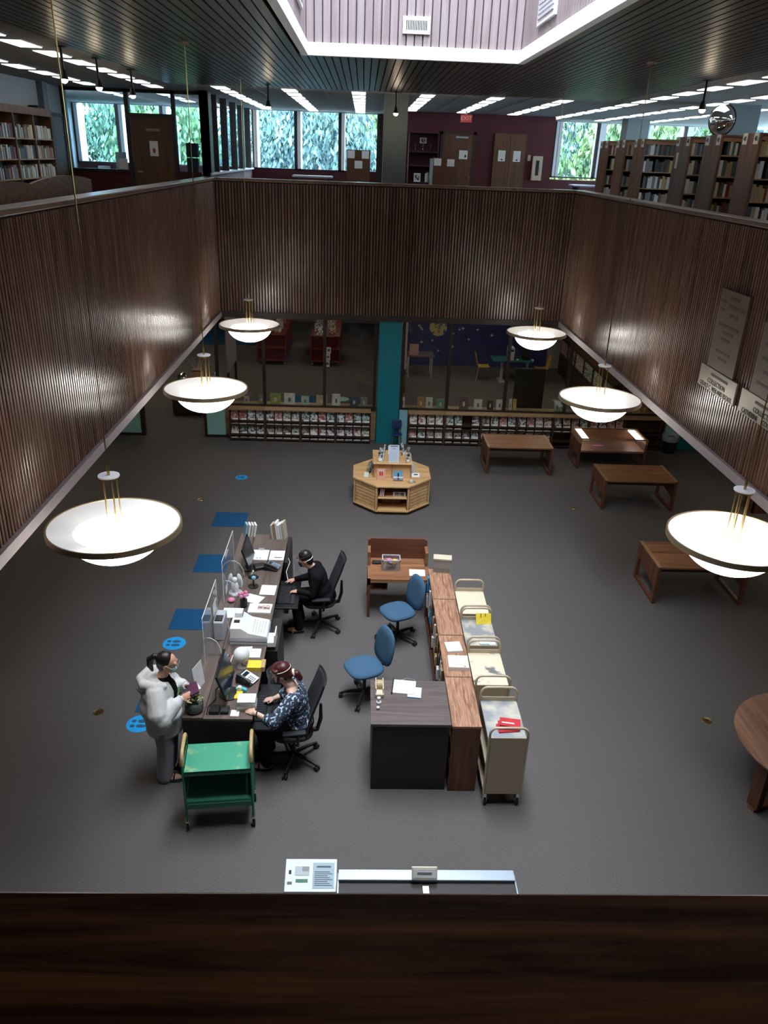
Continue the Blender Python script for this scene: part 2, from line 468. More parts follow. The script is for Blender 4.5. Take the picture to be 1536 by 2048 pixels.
# lower outer walls
struct('wall_lower_left', B(XO0-0.2, XO0, -4.0, 33.0, 0, Z_LOW+0.1), M['wallgrey'])
struct('wall_lower_right', B(XO1, XO1+0.2, -4.0, 33.0, 0, Z_LOW+0.1), M['wallgrey'])
struct('wall_lower_back', B(XO0, 1.5, 32.8, 33.0, 0, Z_LOW+0.1), M['wallgrey'])
struct('wall_lower_near', B(XO0, XO1, -4.2, -4.0, 0, ZC+0.3), M['wallgrey'])
struct('ceiling_lower_back', B(XO0, XO1, 28.6, 33.0, Z_LOW, Z_LOW+0.1), M['ceil2'])
# upper outer walls
struct('wall_upper_near_left', B(-9.4, -9.2, -4.0, 12.6, Z2, ZC+0.3), M['wallgrey'])
wl = struct('wall_upper_left', B(-7.35, -7.15, 12.6, 20.95, Z2, ZC+0.3), M['wallgrey'])
struct('wall_upper_left_return', B(-9.4, -7.15, 12.4, 12.6, Z2, ZC+0.3), M['wallgrey'])
MB().box(-7.15, -7.02, 19.45, 19.72, Z2, ZC).build('pilaster', M['colgrey'], wl)
struct('wall_upper_office_left', B(-9.6, -9.4, 20.95, 28.4, Z2, ZC+0.3), M['wallgrey'])
struct('wall_upper_right', B(XO1, XO1+0.2, -4.0, 14.0, Z2, ZC+0.3).box(XO1, XO1+0.2, 14.0, 28.6, Z2, 5.9).box(XO1, XO1+0.2, 14.0, 28.6, 7.58, ZC+0.3), M['wallgrey'])
# ceiling of the upper floor (round the slatted part) and the roof above
RX0, RX1, RY1 = -4.1, 5.3, 18.5          # slatted ceiling over the well
ce = MB()
ce.box(XO0, RX0, -4.0, 28.6, ZC, ZC+0.3); ce.box(RX1, XO1, -4.0, 28.6, ZC, ZC+0.3); ce.box(RX0, RX1, RY1, 28.6, ZC, ZC+0.3)
struct('ceiling', ce, M['ceil2'])
cs = MB()
cs.box(RX0, OX0-0.05, -4.0, RY1, ZC+0.03, ZC+0.3); cs.box(OX1+0.05, RX1, -4.0, RY1, ZC+0.03, ZC+0.3)
cs.box(OX0-0.05, OX1+0.05, OY1+0.05, RY1, ZC+0.03, ZC+0.3); cs.box(OX0-0.05, OX1+0.05, -4.0, OY0-0.05, ZC+0.03, ZC+0.3)
slat_ceiling = struct('ceiling_slatted', cs, M['cdark'])
PITCH = 0.11
nplank = int((RX1-RX0)/PITCH)
full = MB().box(-0.046, 0.046, 3.0, RY1, ZC-0.005, ZC+0.03).mesh('plank', M['cplank'])
short = MB().box(-0.046, 0.046, OY1+0.06, RY1, ZC-0.005, ZC+0.03).mesh('plank', M['cplank'])
for i in range(nplank):
    x = RX0 + PITCH*(i+0.5)
    inside = OX0-0.1 < x < OX1+0.1
    link('plank', short if inside else full, slat_ceiling, (x, 0, 0))
# acoustic panel seams of the grey ceiling
for i, x in enumerate((-2.36, -0.88, 0.6, 2.08, 3.56)):
    B(x-0.012, x+0.012, RY1+0.1, 28.3, ZC-0.008, ZC+0.001).build('ceiling_rail', M['wallgrey'], bpy.data.objects['ceiling'])

# skylight shaft with pale boards
sh = MB()
sh.box(OX0-0.2, OX0-0.04, OY0-0.2, OY1+0.2, ZC+0.03, ZS); sh.box(OX1+0.04, OX1+0.2, OY0-0.2, OY1+0.2, ZC+0.03, ZS)
sh.box(OX0-0.04, OX1+0.04, OY1+0.04, OY1+0.2, ZC+0.03, ZS); sh.box(OX0-0.04, OX1+0.04, OY0-0.2, OY0-0.04, ZC+0.03, ZS)
shaft = struct('wall_skylight_shaft', sh, M['shaftgap'])
bfar = MB().box(-0.046, 0.046, -0.02, 0.02, ZC+0.12, ZS).mesh('board', M['shaftboard'])
n = int((OX1-OX0)/PITCH)
for i in range(n):
    link('board', bfar, shaft, (OX0+(OX1-OX0)*(i+0.5)/n, OY1+0.02, 0))
n = int((OY1-OY0)/PITCH)
for i in range(n):
    y = OY0+(OY1-OY0)*(i+0.5)/n
    for x in (OX0-0.02, OX1+0.02):
        link('board', bfar, shaft, (x, y, 0), math.pi/2)
tr = MB()
tr.box(OX0-0.06, OX0+0.03, OY0, OY1+0.06, ZC-0.03, ZC+0.12); tr.box(OX1-0.03, OX1+0.06, OY0, OY1+0.06, ZC-0.03, ZC+0.12)
tr.box(OX0+0.03, OX1-0.03, OY1-0.03, OY1+0.06, ZC-0.03, ZC+0.12); tr.box(OX0+0.03, OX1-0.03, OY0-0.06, OY0+0.03, ZC-0.03, ZC+0.12)
tr.build('edge_trim', M['white'], shaft)
# roof window bars across the top of the shaft
bars = MB()
for y in (OY0+1.7, OY0+3.4, OY0+5.1, OY0+6.8): bars.box(OX0, OX1, y-0.04, y+0.04, ZS-0.1, ZS)
bars.build('glazing_bar', M['white'], shaft)
# vent grille on the shaft's far wall
vg = thing('vent_grille', 'white slotted air vent on the pale boards of the skylight', 'vent', (0.655, OY1, 7.96))
MB().box(-0.18, 0.18, -0.03, 0.0, -0.10, 0.10).build('plate', M['white'], vg, bevel=0.004)
for k in range(13):
    x = -0.13+0.26*k/12
    MB().box(x-0.006, x+0.006, -0.034, -0.029, -0.055, 0.055).build('slot', M['ink'], vg)
# louvred openings on the shaft's side walls
lw = thing('shaft_louvre', 'grey louvred opening with white frame on right side of the skylight', 'louvre', (OX1-0.03, 10.45, 8.12))
MB().box(0, 0.03, -0.48, 0.48, -0.26, 0.6).build('frame', M['white'], lw)
for k in range(16):
    z = -0.2+0.05*k
    MB().box(-0.012, 0.004, -0.42, 0.42, z, z+0.03).build('slat', M['greyplastic'], lw)
lw2 = thing('shaft_louvre', 'small louvred opening at the left side of the skylight', 'louvre', (OX0+0.03, 10.6, 8.16))
MB().box(-0.03, 0, -0.5, 0.5, -0.2, 0.6).build('frame', M['white'], lw2)
for k in range(14):
    z = -0.14+0.05*k
    MB().box(-0.004, 0.012, -0.44, 0.44, z, z+0.03).build('slat', M['greyplastic'], lw2)

# ------------------------------------------------------------------ slatted walls of the well
SP = 0.066
def slatwall(name, box, slat_mesh, places, rz):
    w = struct(name, box, M['slat_back'])
    for p in places:
        link('slat', slat_mesh, w, p, rz)
    return w
slat = MB().box(-0.0205, 0.0205, -0.024, 0.0, Z_LOW+0.10, Z_TOP-0.08).mesh('slat', M['slat'], bevel=0.004)
nf = int((XR-XL)/SP)
wf = slatwall('wall_far', B(XL-0.15, XR+0.15, YF, YF+0.15, Z_LOW, Z_TOP-0.06), slat, [(XL+(XR-XL)*(i+0.5)/nf, YF, 0) for i in range(nf)], 0)
YS = 5.0
ny = int((YF-YS)/SP)
wl_ = slatwall('wall_left', B(XL-0.15, XL, 0.2, YF, Z_LOW, Z_TOP-0.06), slat, [(XL, YS+(YF-YS)*(i+0.5)/ny-0.02, 0) for i in range(ny)], math.pi/2)
wr_ = slatwall('wall_right', B(XR, XR+0.15, 0.2, YF, Z_LOW, Z_TOP-0.06), slat, [(XR, YS+(YF-YS)*(i+0.5)/ny-0.02, 0) for i in range(ny)], -math.pi/2)
# caps and lower trims
B(XL-0.20, XL+0.055, 0.2, YF+0.2, Z_TOP-0.06, Z_TOP).build('cap_rail', M['cap'], wl_, bevel=0.012, segs=2)
B(XR-0.055, XR+0.20, 0.2, YF+0.2, Z_TOP-0.06, Z_TOP).build('cap_rail', M['cap'], wr_, bevel=0.012, segs=2)
B(XL+0.055, XR-0.055, YF-0.055, YF+0.2, Z_TOP-0.06, Z_TOP).build('cap_rail', M['cap'], wf, bevel=0.012, segs=2)
B(XL-0.02, XL+0.07, 0.2, YF, Z_LOW-0.02, Z_LOW+0.10).build('bottom_trim', M['trim'], wl_)
B(XR-0.07, XR+0.02, 0.2, YF, Z_LOW-0.02, Z_LOW+0.10).build('bottom_trim', M['trim'], wr_)
B(XL+0.07, XR-0.07, YF-0.045, YF+0.02, Z_LOW-0.02, Z_LOW+0.10).build('bottom_trim', M['darkbrown'], wf)
# the balcony parapet under the camera
wn_ = struct('wall_near', B(XL-0.15, XR+0.15, 0.12, 0.36, Z_LOW, Z_TOP-0.06), M['slat_back'])
B(XL-0.15, XR+0.15, -0.05, 0.44, Z_TOP-0.06, Z_TOP+0.02).build('cap_rail', M['near_cap'], wn_, bevel=0.006)

# ------------------------------------------------------------------ upper far side: windows, red wall, columns
far = MB()
far.box(XO0, 0.46, 28.4, 28.6, Z2, 5.84); far.box(5.7, XO1, 28.4, 28.6, Z2, 5.84)
struct('wall_upper_far', far, M['redwall'])
hd = MB(); hd.box(XO0, 0.46, 28.4, 28.6, 7.58, ZC); hd.box(5.7, XO1, 28.4, 28.6, 7.58, ZC)
struct('wall_upper_far_header', hd, M['ceil2'])
wi = 0
def window(x0, x1, y, z0, z1, fin=0.11):
    global wi
    wi += 1
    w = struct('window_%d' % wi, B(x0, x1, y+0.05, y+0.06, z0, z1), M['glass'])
    f = MB()
    f.box(x0, x0+0.05, y-0.02, y+0.08, z0, z1); f.box(x1-0.05, x1, y-0.02, y+0.08, z0, z1)
    f.box(x0, x1, y-0.02, y+0.08, z0, z0+0.04)
    f.build('window_frame', M['darkbrown'], w)
    B(x0+0.05, x0+0.05+fin, y-0.02, y+0.62, z0, z1).build('window_fin', M['white'], w)
    return w
x = -9.4
while x < -3.75:
    window(x, x+1.41, 28.4, 5.84, 7.58); x += 1.42
for x0, x1 in ((-3.66, -2.24), (-2.24, -0.8), (-0.8, 0.46)):
    window(x0, x1, 28.4, 5.84, 7.58)
x = 6.25
while x < 12.6:
    window(x, x+1.44, 28.4, 5.9, 7.58, 0.2); x += 1.45
struct('wall_upper_red_pier', B(5.7, 6.25, 28.4, 28.6, 5.84, 7.58), M['redwall'])
y = 14.0
while y < 28.0:
    wi += 1
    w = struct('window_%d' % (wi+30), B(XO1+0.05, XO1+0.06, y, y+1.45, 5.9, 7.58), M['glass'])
    B(XO1-0.02, XO1+0.1, y, y+0.12, 5.9, 7.58).build('window_frame', M['darkbrown'], w)
    B(XO1+0.06, XO1+0.5, y+0.12, y+0.26, 5.9, 7.58).build('window_fin', M['white'], w)
    y += 1.46
red = MB(); red.box(1.15, 5.72, 26.0, 26.2, Z2, ZC); red.box(5.6, 5.72, 26.2, 28.4, Z2, ZC); red.box(1.15, 1.27, 26.2, 28.4, Z2, ZC)
redwall = struct('wall_upper_red', red, M['redwall'])
struct('wall_upper_pier', B(0.46, 1.15, 28.3, 28.6, Z2, ZC), M['darkbrown'])
struct('trim_1', B(0.42, 0.94, 19.1, 19.6, Z2, ZC), M['colgrey'])      # column beside the red wall
struct('trim_2', B(7.55, 8.25, 18.1, 18.7, Z2, ZC), M['colgrey'])      # column among the bookcases
struct('trim_3', B(7.75, 8.4, 25.5, 26.1, Z2, ZC), M['colgrey'])
# doors in the red wall
d1 = struct('door_1', B(2.36, 3.28, 25.93, 26.0, Z2, 7.03), M['doorwood'])
MB().box(2.28, 2.36, 25.92, 26.0, Z2, 7.1).box(3.28, 3.36, 25.92, 26.0, Z2, 7.1).box(2.28, 3.36, 25.92, 26.0, 7.03, 7.1).build('door_frame', M['shelfdark'], d1)
MB().cyl((3.18, 25.92, 5.85), (3.18, 25.86, 5.85), 0.03).build('door_handle', M['brass'], d1)
B(2.75, 3.12, 25.91, 25.93, 6.93, 6.98).build('door_closer', M['steel'], d1)
d2 = struct('door_2', B(3.92, 4.40, 25.93, 26.0, Z2, 7.1), M['doorwood'])
d3 = struct('door_3', B(4.41, 4.89, 25.93, 26.0, Z2, 7.1), M['doorwood'])
# wall door on the upper left
d4 = struct('door_4', B(-7.15, -7.09, 19.95, 20.7, Z2, 6.95), M['doorwood'])
MB().box(-7.15, -7.07, 19.87, 19.95, Z2, 7.02).box(-7.15, -7.07, 20.7, 20.78, Z2, 7.02).box(-7.15, -7.07, 19.87, 20.78, 6.95, 7.02).build('door_frame', M['shelfdark'], d4)

# glazed office in the far left corner
yp = 20.9
off = struct('wall_office_front', B(-7.15, -5.62, yp, yp+0.1, Z2, 5.8), M['redwall'])
fr = MB()
for x0, x1 in ((-7.15, -7.05), (-5.68, -5.58), (-4.58, -4.50)): fr.box(x0, x1, yp-0.03, yp+0.1, Z2, ZC)
fr.box(-7.15, -3.85, yp-0.03, yp+0.1, ZC-0.07, ZC); fr.box(-5.58, -4.58, yp-0.02, yp+0.08, 7.03, 7.10)
fr.box(-7.05, -5.68, yp-0.03, yp+0.1, 5.8, 5.86)
fr.build('office_frame', M['darkbrown'], off)
for x0, x1, z0, z1 in ((-7.05, -5.68, 5.86, ZC-0.07), (-5.58, -4.58, 7.10, ZC-0.07), (-4.5, -3.88, 5.86, ZC-0.07)):
    B(x0, x1, yp+0.03, yp+0.04, z0, z1).build('pane', M['glass'], off)
B(-4.5, -3.88, yp, yp+0.1, Z2, 5.86).build('sill_wall', M['redwall'], off)
d5 = struct('door_5', B(-5.57, -4.59, yp, yp+0.06, Z2, 7.03), M['doorwood'])
MB().cyl((-5.47, yp-0.05, 5.82), (-5.36, yp-0.05, 5.82), 0.014).cyl((-5.47, yp, 5.82), (-5.47, yp-0.05, 5.82), 0.012).build('door_handle', M['steel'], d5)
side = struct('wall_office_side', B(-3.82, -3.68, 20.45, 28.3, Z2, 5.82), M['redwall'])
B(-3.86, -3.62, 20.45, 28.3, 5.82, 5.86).build('sill', M['trim'], side)
ys = (20.45, 21.75, 23.3, 24.9, 26.4, 27.9)
for i, y in enumerate(ys):
    w = 0.18 if i == 0 else 0.08
    B(-3.84, -3.66, y, y+w, 5.86, ZC).build('mullion', M['darkbrown'], side)
    if i+1 < len(ys):
        B(-3.755, -3.745, y+w, ys[i+1], 5.86, ZC).build('pane', M['glass'], side)
B(-3.84, -3.66, yp-0.45, yp+0.15, Z2, ZC).build('corner_post', M['darkbrown'], side)

# ------------------------------------------------------------------ lower far side: window wall, pillars, mural
B_ = MB()
yg = 18.22
gl = struct('window_20', B(-3.35, 0.42, yg, yg+0.01, 0.84, Z_LOW), M['dimglass'])
fm = MB()
for xm in (-3.35, -2.25, -0.82, 0.37): fm.box(xm-0.035, xm+0.035, yg-0.04, yg+0.05, 0.82, Z_LOW)
fm.box(-3.35, 0.42, yg-0.03, yg+0.04, 0.80, 0.85); fm.build('window_frame', M['darkbrown'], gl)
gr = struct('window_21', B(0.98, 8.0, yg, yg+0.01, 0.84, Z_LOW), M['dimglass'])
fm = MB()
for xm in (1.02, 2.12, 3.52, 5.0, 6.4, 7.8): fm.box(xm-0.035, xm+0.035, yg-0.04, yg+0.05, 0.82, Z_LOW)
fm.box(0.98, 8.0, yg-0.03, yg+0.04, 0.80, 0.85); fm.build('window_frame', M['darkbrown'], gr)
struct('trim_4', B(0.44, 0.96, 18.02, 18.6, 0, Z_LOW+0.1), M['teal'])
struct('trim_5', B(7.9, 8.45, 18.1, 18.6, 0, Z_LOW+0.1), M['teal'])
struct('wall_mint_doorway', B(-3.66, -3.22, 18.2, 18.3, 0.06, 0.86), M['mint'])
B(-3.72, -3.66, 18.17, 18.33, 0, 0.9).box(-3.66, -3.18, 18.17, 18.33, 0, 0.06).build('panel_edge', M['darkbrown'], bpy.data.objects['wall_mint_doorway'])
struct('wall_mint_left', B(-7.5, -5.24, 18.2, 18.3, 0.06, 0.92), M['mint'])
B(-5.24, -5.16, 18.17, 18.33, 0, 0.96).box(-7.5, -5.24, 18.17, 18.33, 0, 0.06).build('panel_edge', M['darkbrown'], bpy.data.objects['wall_mint_left'])
struct('wall_blue_panel', B(0.98, 1.18, 18.0, 18.15, 0, 0.82), M['bluepanel'])
struct('wall_mint_right', B(7.52, 7.86, 18.08, 18.16, 0, 0.86), M['mint'])
# starry mural wall
mural = plain('night_sky_paint', srgb(44,50,108), 0.8, noise=0.15, nscale=3)
mw_ = struct('wall_mural', B(1.5, 6.3, 26.0, 26.2, 0, Z_LOW+0.1), mural)
star = plain('star_paint', srgb(226,226,214), 0.8)
for (x, z, s) in ((2.05,0.77,.07),(2.41,0.83,.055),(2.05,1.19,.06),(1.95,1.31,.06),(2.0,1.25,.05),(3.29,1.22,.055),(3.40,1.26,.07),(3.08,1.08,.06),(3.89,1.23,.06),(4.38,1.06,.07),(3.09,0.65,.065),(3.62,0.90,.055),(2.62,0.50,.055),(3.2,2.0,.06),(4.4,2.2,.06),(5.2,1.9,.06)):
    m = MB()
    pts = []
    for k in range(8):
        r = s if k % 2 == 0 else s*0.35
        pts.append((r*math.cos(k*math.pi/4)*(1 if k % 4 == 0 else 0.7), r*math.sin(k*math.pi/4)))
    m.prism(pts, 0, 0.004, Matrix.Translation((x, 25.998, z)) @ Matrix.Rotation(math.pi/2, 4, 'X'))
    m.build('painted_star', star, mw_)
moonm = worn('moon_paint', srgb(60,90,120), srgb(196,180,120), 7.0, 0.42, 0.5, 0.8)
MB().lathe([(0.0,0),(0.29,0),(0.29,0.006),(0,0.006)], 24, M=Matrix.Translation((2.58, 25.998, 1.27)) @ Matrix.Rotation(math.pi/2, 4, 'X')).build('painted_planet', moonm, mw_)
struct('wall_reading_divider', B(1.4, 1.5, 26.0, 33.0, 0, Z_LOW+0.1), M['wallgrey'])
struct('wall_lower_back_right', B(6.3, XO1, 26.0, 26.2, 0, Z_LOW+0.1), M['wallgrey'])

# ------------------------------------------------------------------ pendant lamps
def make_pendant():
    t = thing('pendant_lamp', '', 'lamp', (0,0,0), 0, 'pendant lamps over the library floor')
    R = 0.61
    prof = [(0.0,-0.075),(0.15,-0.073),(0.35,-0.055),(0.52,-0.022),(R-0.012,0.008),(R-0.012,-0.002),(0.5,-0.04),(0.3,-0.08),(0.0,-0.095)]
    di_ = MB().lathe(prof, 48).build('dish', M['dish'], t, smooth=True)
    MB().lathe([(R-0.012,0.014),(R+0.004,0.016),(R+0.006,-0.040),(R-0.03,-0.052),(R-0.012,0.014)], 48).build('rim_band', M['bronze'], di_, smooth=True)
    bp = [(0.445,-0.05)]
    for k in range(1, 13):
        a = k/12*math.pi/2
        bp.append((0.445*math.cos(a), -0.05-0.30*math.sin(a)))
    bp[-1] = (0.0, bp[-1][1])
    MB().lathe(bp, 40).build('glass_bowl', M['globe'], t, smooth=2, fix=True)
    MB().lathe([(0.445,-0.045),(0.46,-0.045),(0.46,-0.065),(0.445,-0.065),(0.445,-0.045)], 40).build('bowl_ring', M['bronze'], t, smooth=True)
    for k in range(5):
        a = k*2*math.pi/5+0.3
        MB().cyl((0.065*math.cos(a),0.065*math.sin(a),-0.08),(0.065*math.cos(a),0.065*math.sin(a),0.49), 0.006, n=8).build('rod', M['brass'], t, smooth=True)
    MB().lathe([(0,0.475),(0.085,0.475),(0.085,0.492),(0,0.492)], 24).build('collar', M['brass'], t, smooth=True)
    MB().lathe([(0,0.494),(0.096,0.494),(0.096,0.506),(0,0.506)], 28).build('top_disc', M['white'], t, smooth=True)
    MB().cyl((0,0,0.506),(0,0,0.60), 0.013, n=10).build('stem', M['brass'], t, smooth=True)
    MB().cyl((0,0,0.58),(0,0,ZC-3.16-0.03), 0.006, n=8).build('hanging_rod', M['brass'], t, smooth=True)
    MB().lathe([(0,ZC-3.16-0.04),(0.055,ZC-3.16-0.03),(0.07,ZC-3.16-0.006),(0,ZC-3.16-0.006)], 16).build('ceiling_canopy', M['bronze'], t, smooth=True)
    MB().cyl((0,0,-0.085),(0,0,-0.05), 0.09, n=16).build('socket_plate', M['steel'], t)
    return t
lamp = make_pendant()
pend = [(-2.26, 6.66, 'nearest pendant lamp on the left, white dish over a lit glass bowl'),
        (-2.27, 11.36, 'middle pendant lamp of the left row, in front of the slatted wall'),
        (-2.26, 16.14, 'farthest pendant lamp of the left row, before the far slatted wall'),
        (3.65, 16.19, 'farthest pendant lamp of the right row, before the starry mural windows'),
        (3.65, 11.40, 'middle pendant lamp of the right row, above the glass display table'),
        (3.63, 6.66, 'nearest pendant lamp on the right, cut by the picture edge')]
for i, (x, y, lb) in enumerate(pend):
    o = lamp if i == 0 else dup(lamp)
    o.location = (x, y, 3.16); o['label'] = lb
    l = bpy.data.lights.new('pendant_bulb', 'POINT'); l.energy = 8; l.color = (1,0.95,0.86); l.shadow_soft_size = 0.03
    lo = bpy.data.objects.new('pendant_bulb', l); C.objects.link(lo); lo.location = (0.02, 0.03, 0.05); lo.parent = o

# ------------------------------------------------------------------ floor stickers, carpet inlays, brass floor boxes
def footprint_sticker(x, y, r, label):
    t = thing('floor_sticker', label, 'sticker', (x, y, 0.0), 0, 'distancing stickers')
    MB().lathe([(0,0.001),(r,0.001),(r,0.004),(0,0.004)], 32).build('disc', M['cyan'], t)
    for sy in (-1, 1):
        for (cx, a, b) in ((0.03*r/0.2, 0.42*r, 0.19*r), (-0.5*r, 0.20*r, 0.16*r)):
            pts = [(cx+a*math.cos(q)*0.9, sy*0.28*r+b*math.sin(q)) for q in [k*2*math.pi/16 for k in range(16)]]
            MB().prism(pts, 0.004, 0.006).build('shoe_print', M['stickerdark'], t)
footprint_sticker(-2.54, 9.36, 0.16, 'round blue sticker with shoe prints behind the standing woman')
footprint_sticker(-2.58, 7.64, 0.16, 'round blue sticker with shoe prints nearest the camera')
footprint_sticker(-2.48, 15.62, 0.13, 'faded round sticker with shoe prints far down the floor')
for (x0, x1, y0, y1, lb) in ((-2.70,-2.08,13.18,13.82,'blue carpet square nearest the far windows'),(-2.70,-2.15,11.43,12.07,'blue carpet square beside the far end of the desk'),(-2.71,-2.18,9.71,10.28,'blue carpet square in front of the clear screens'),(-2.70,-2.15,7.85,8.2,'blue carpet square half hidden behind the standing woman')):
    tag(B(x0,x1,y0,y1,0.0,0.005).build('carpet_square', M['carpetblue'], bevel=0.002), lb, 'carpet tile', 'blue carpet squares in the waiting line')
for x, y, lb in ((-3.12,14.41,'small brass floor outlet far left'),(-3.14,7.85,'small brass floor outlet left of the standing woman'),(4.42,14.39,'small brass floor outlet beside the wooden tables'),(4.51,7.83,'small brass floor outlet near the round table')):
    t = thing('floor_outlet', lb, 'floor outlet', (x,y,0), 0, 'brass floor outlets')
    MB().lathe([(0,0.0),(0.065,0.0),(0.06,0.006),(0.04,0.008),(0,0.008)], 20).build('ring', M['brass'], t, smooth=True)
    B(-0.025,0.025,-0.012,0.012,0.008,0.010).build('slot', M['ink'], t)

# ------------------------------------------------------------------ tables
def slab_table(name, label, loc, L, W, H, group=None, top=True):
    """top carried by two panel ends that thin to legs and a floor rail"""
    t = thing(name, label, 'table', loc, 0, group)
    if top:
        B(0.05, L-0.05, 0, W, H-0.035, H).build('tabletop', M['tablewood'], t, bevel=0.004)
        B(0.06, L-0.06, 0.06, 0.10, H-0.11, H-0.035).build('apron', M['shelfdark'], t)
        B(0.06, L-0.06, W-0.10, W-0.06, H-0.11, H-0.035).build('apron', M['shelfdark'], t)
    for x in (0, L-0.05):
        e = MB()
        e.prism([(0,H*0.99),(W,H*0.99),(W,H*0.36),(W-0.07,H*0.36),(W-0.07,H*0.60),(0.07,H*0.42),(0.07,0.045),(0,0.045)], 0, 0.05, Matrix.Translation((x,0,0)) @ Matrix(((0,0,1,0),(1,0,0,0),(0,1,0,0),(0,0,0,1))))
        e.box(x, x+0.05, W-0.07, W, 0.045, H*0.37)
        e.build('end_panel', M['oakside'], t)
        B(x, x+0.05, 0, W, 0, 0.045).build('foot_rail', M['oakside'], t)
        B(x-0.002, x+0.052, -0.002, W+0.002, H-0.01, H+0.004).build('edge_strip', M['tableedge'], t)
    return t
slab_table('reading_table', 'wooden slab-end table in front of the magazine shelves, left of the glass display', (2.86,16.15,0), 1.46, 0.9, 0.64, 'wooden reading tables')
slab_table('reading_table', 'wooden slab-end table nearer than the glass display table', (4.96,14.33,0), 1.47, 0.92, 0.64, 'wooden reading tables')
slab_table('reading_table', 'wooden slab-end table half hidden by the right pendant lamp', (4.76,10.68,0), 1.47, 0.92, 0.66, 'wooden reading tables')
v = slab_table('display_table', 'wooden display table with a glass top and inner light strips', (5.02,16.62,0), 1.56, 0.82, 0.62, None, top=False)
B(0.05,1.51,0,0.82,0.40,0.44).build('case_floor', M['tablewood'], v)
B(0.05,1.51,0.79,0.82,0.44,0.72).build('case_back', M['tablewood'], v)
for x in (0,1.51): B(x,x+0.05,0,0.82,0.62,0.72).build('case_side', M['tableedge'], v)
B(0.05,1.51,0,0.02,0.44,0.70).build('front_glass', M['acrylic'], v)
B(0.0,1.56,-0.005,0.03,0.70,0.725).box(0,1.56,0.79,0.825,0.70,0.725).build('top_frame', M['tableedge'], v)
B(0.05,1.51,0.03,0.79,0.71,0.718).build('top_glass', clearmat('case_glass',(0.97,0.98,0.97),0.03), v)
for x in (0.07,1.33): B(x,x+0.15,0.05,0.77,0.68,0.705).build('light_strip', M['tube_light'], v)
tag(MB().ell((5.55,16.95,0.452),(0.14,0.05,0.012)).build('exhibit', M['pink'], None, smooth=True), 'small pink object lying inside the glass display table', 'exhibit')

rt = thing('round_table', 'round wooden table cut off by the right picture edge', 'table', (5.16, 6.62, 0))
MB().lathe([(0,0.66),(0.88,0.66),(0.9,0.68),(0.9,0.695),(0.89,0.70),(0,0.70)], 48).build('tabletop', wood('round_top_oak', srgb(120,84,66), srgb(168,128,106), 'Y', 14, 0.45), rt, smooth=True)
for a in (0.35, 2.45, 4.54):
    m = RZ(a)
    MB().box(-0.82,-0.74,-0.07,0.07,0.05,0.66,m).build('leg', M['oakside'], rt)
    MB().box(-0.82,-0.1,-0.045,0.045,0,0.05,m).build('foot_rail', M['tablewood'], rt)
    MB().box(-0.74,-0.05,-0.03,0.03,0.55,0.66,m).build('support', M['oakside'], rt)
lb = thing('low_bookcase', 'low dark wooden bookcase glimpsed under the right slatted wall', 'bookcase', (8.05, 14.3, 0))
B(0,0.9,0,0.03,0,0.8).box(0,0.03,0,0.4,0,0.8).box(0.87,0.9,0,0.4,0,0.8).build('body', M['oakside'], lb)
B(-0.01,0.91,-0.01,0.41,0.8,0.83).build('top', M['tablewood'], lb)

# ------------------------------------------------------------------ octagonal display stand
oc = thing('octagonal_display', 'octagonal light oak display stand with shelves and slatted sides', 'display stand', (0.69, 14.6, 0))
AP = 0.77
def octa(ap): return [(ap/math.cos(math.pi/8)*math.cos(math.pi/8+k*math.pi/4), ap/math.cos(math.pi/8)*math.sin(math.pi/8+k*math.pi/4)) for k in range(8)]
MB().prism(octa(AP-0.07), 0, 0.07).build('plinth', M['oakside'], oc)
MB().prism(octa(AP-0.01), 0.07, 0.10).build('bottom_board', M['oak'], oc)
MB().prism(octa(AP), 0.58, 0.62).build('top_board', M['oak'], oc, bevel=0.006)
MB().prism(octa(AP-0.33), 0.10, 0.58).build('core', M['oakside'], oc)
hw = (AP-0.02)*math.tan(math.pi/8)
for k in range(8):
    a = -math.pi/2 + k*math.pi/4      # outward normal of face k; k=0 looks at the camera
    m = RZ(a+math.pi/2)
    if k % 2 == 0:
        for sx in (-1, 1):
            MB().box(sx*hw-0.012, sx*hw+0.012, -AP+0.02, -AP+0.36, 0.10, 0.58, m).build('side_board', M['oak'], oc)
        MB().box(-hw, hw, -AP+0.04, -AP+0.36, 0.335, 0.355, m).build('shelf', M['oak'], oc)
    else:
        fb_ = MB().box(-hw, hw, -AP+0.045, -AP+0.065, 0.10, 0.58, m).build('face_board', M['oakside'], oc)
        for q in range(7):
            z = 0.108 + q*0.067
            MB().box(-hw+0.05, hw-0.05, -AP+0.028, -AP+0.045, z, z+0.052, m).build('slat', M['oak'], fb_)
        for sx in (-1, 1):
            MB().box(sx*(hw-0.022)-0.026, sx*(hw-0.022)+0.026, -AP+0.02, -AP+0.05, 0.10, 0.58, m).build('stile', M['shelftan'], oc)
rs = thing('display_riser', 'light oak box riser on top of the octagonal display', 'display riser', (0.69, 14.6, 0.62))
B(-0.37,0.37,-0.32,0.32,0,0.30).build('body', M['oak'], rs)
B(-0.385,0.385,-0.40,0.36,0.30,0.325).build('top_board', M['oak'], rs, bevel=0.004)
for x in (-0.37, -0.02, 0.35): B(x,x+0.02,-0.335,-0.32,0,0.3).build('groove_strip', M['shelftan'], rs)
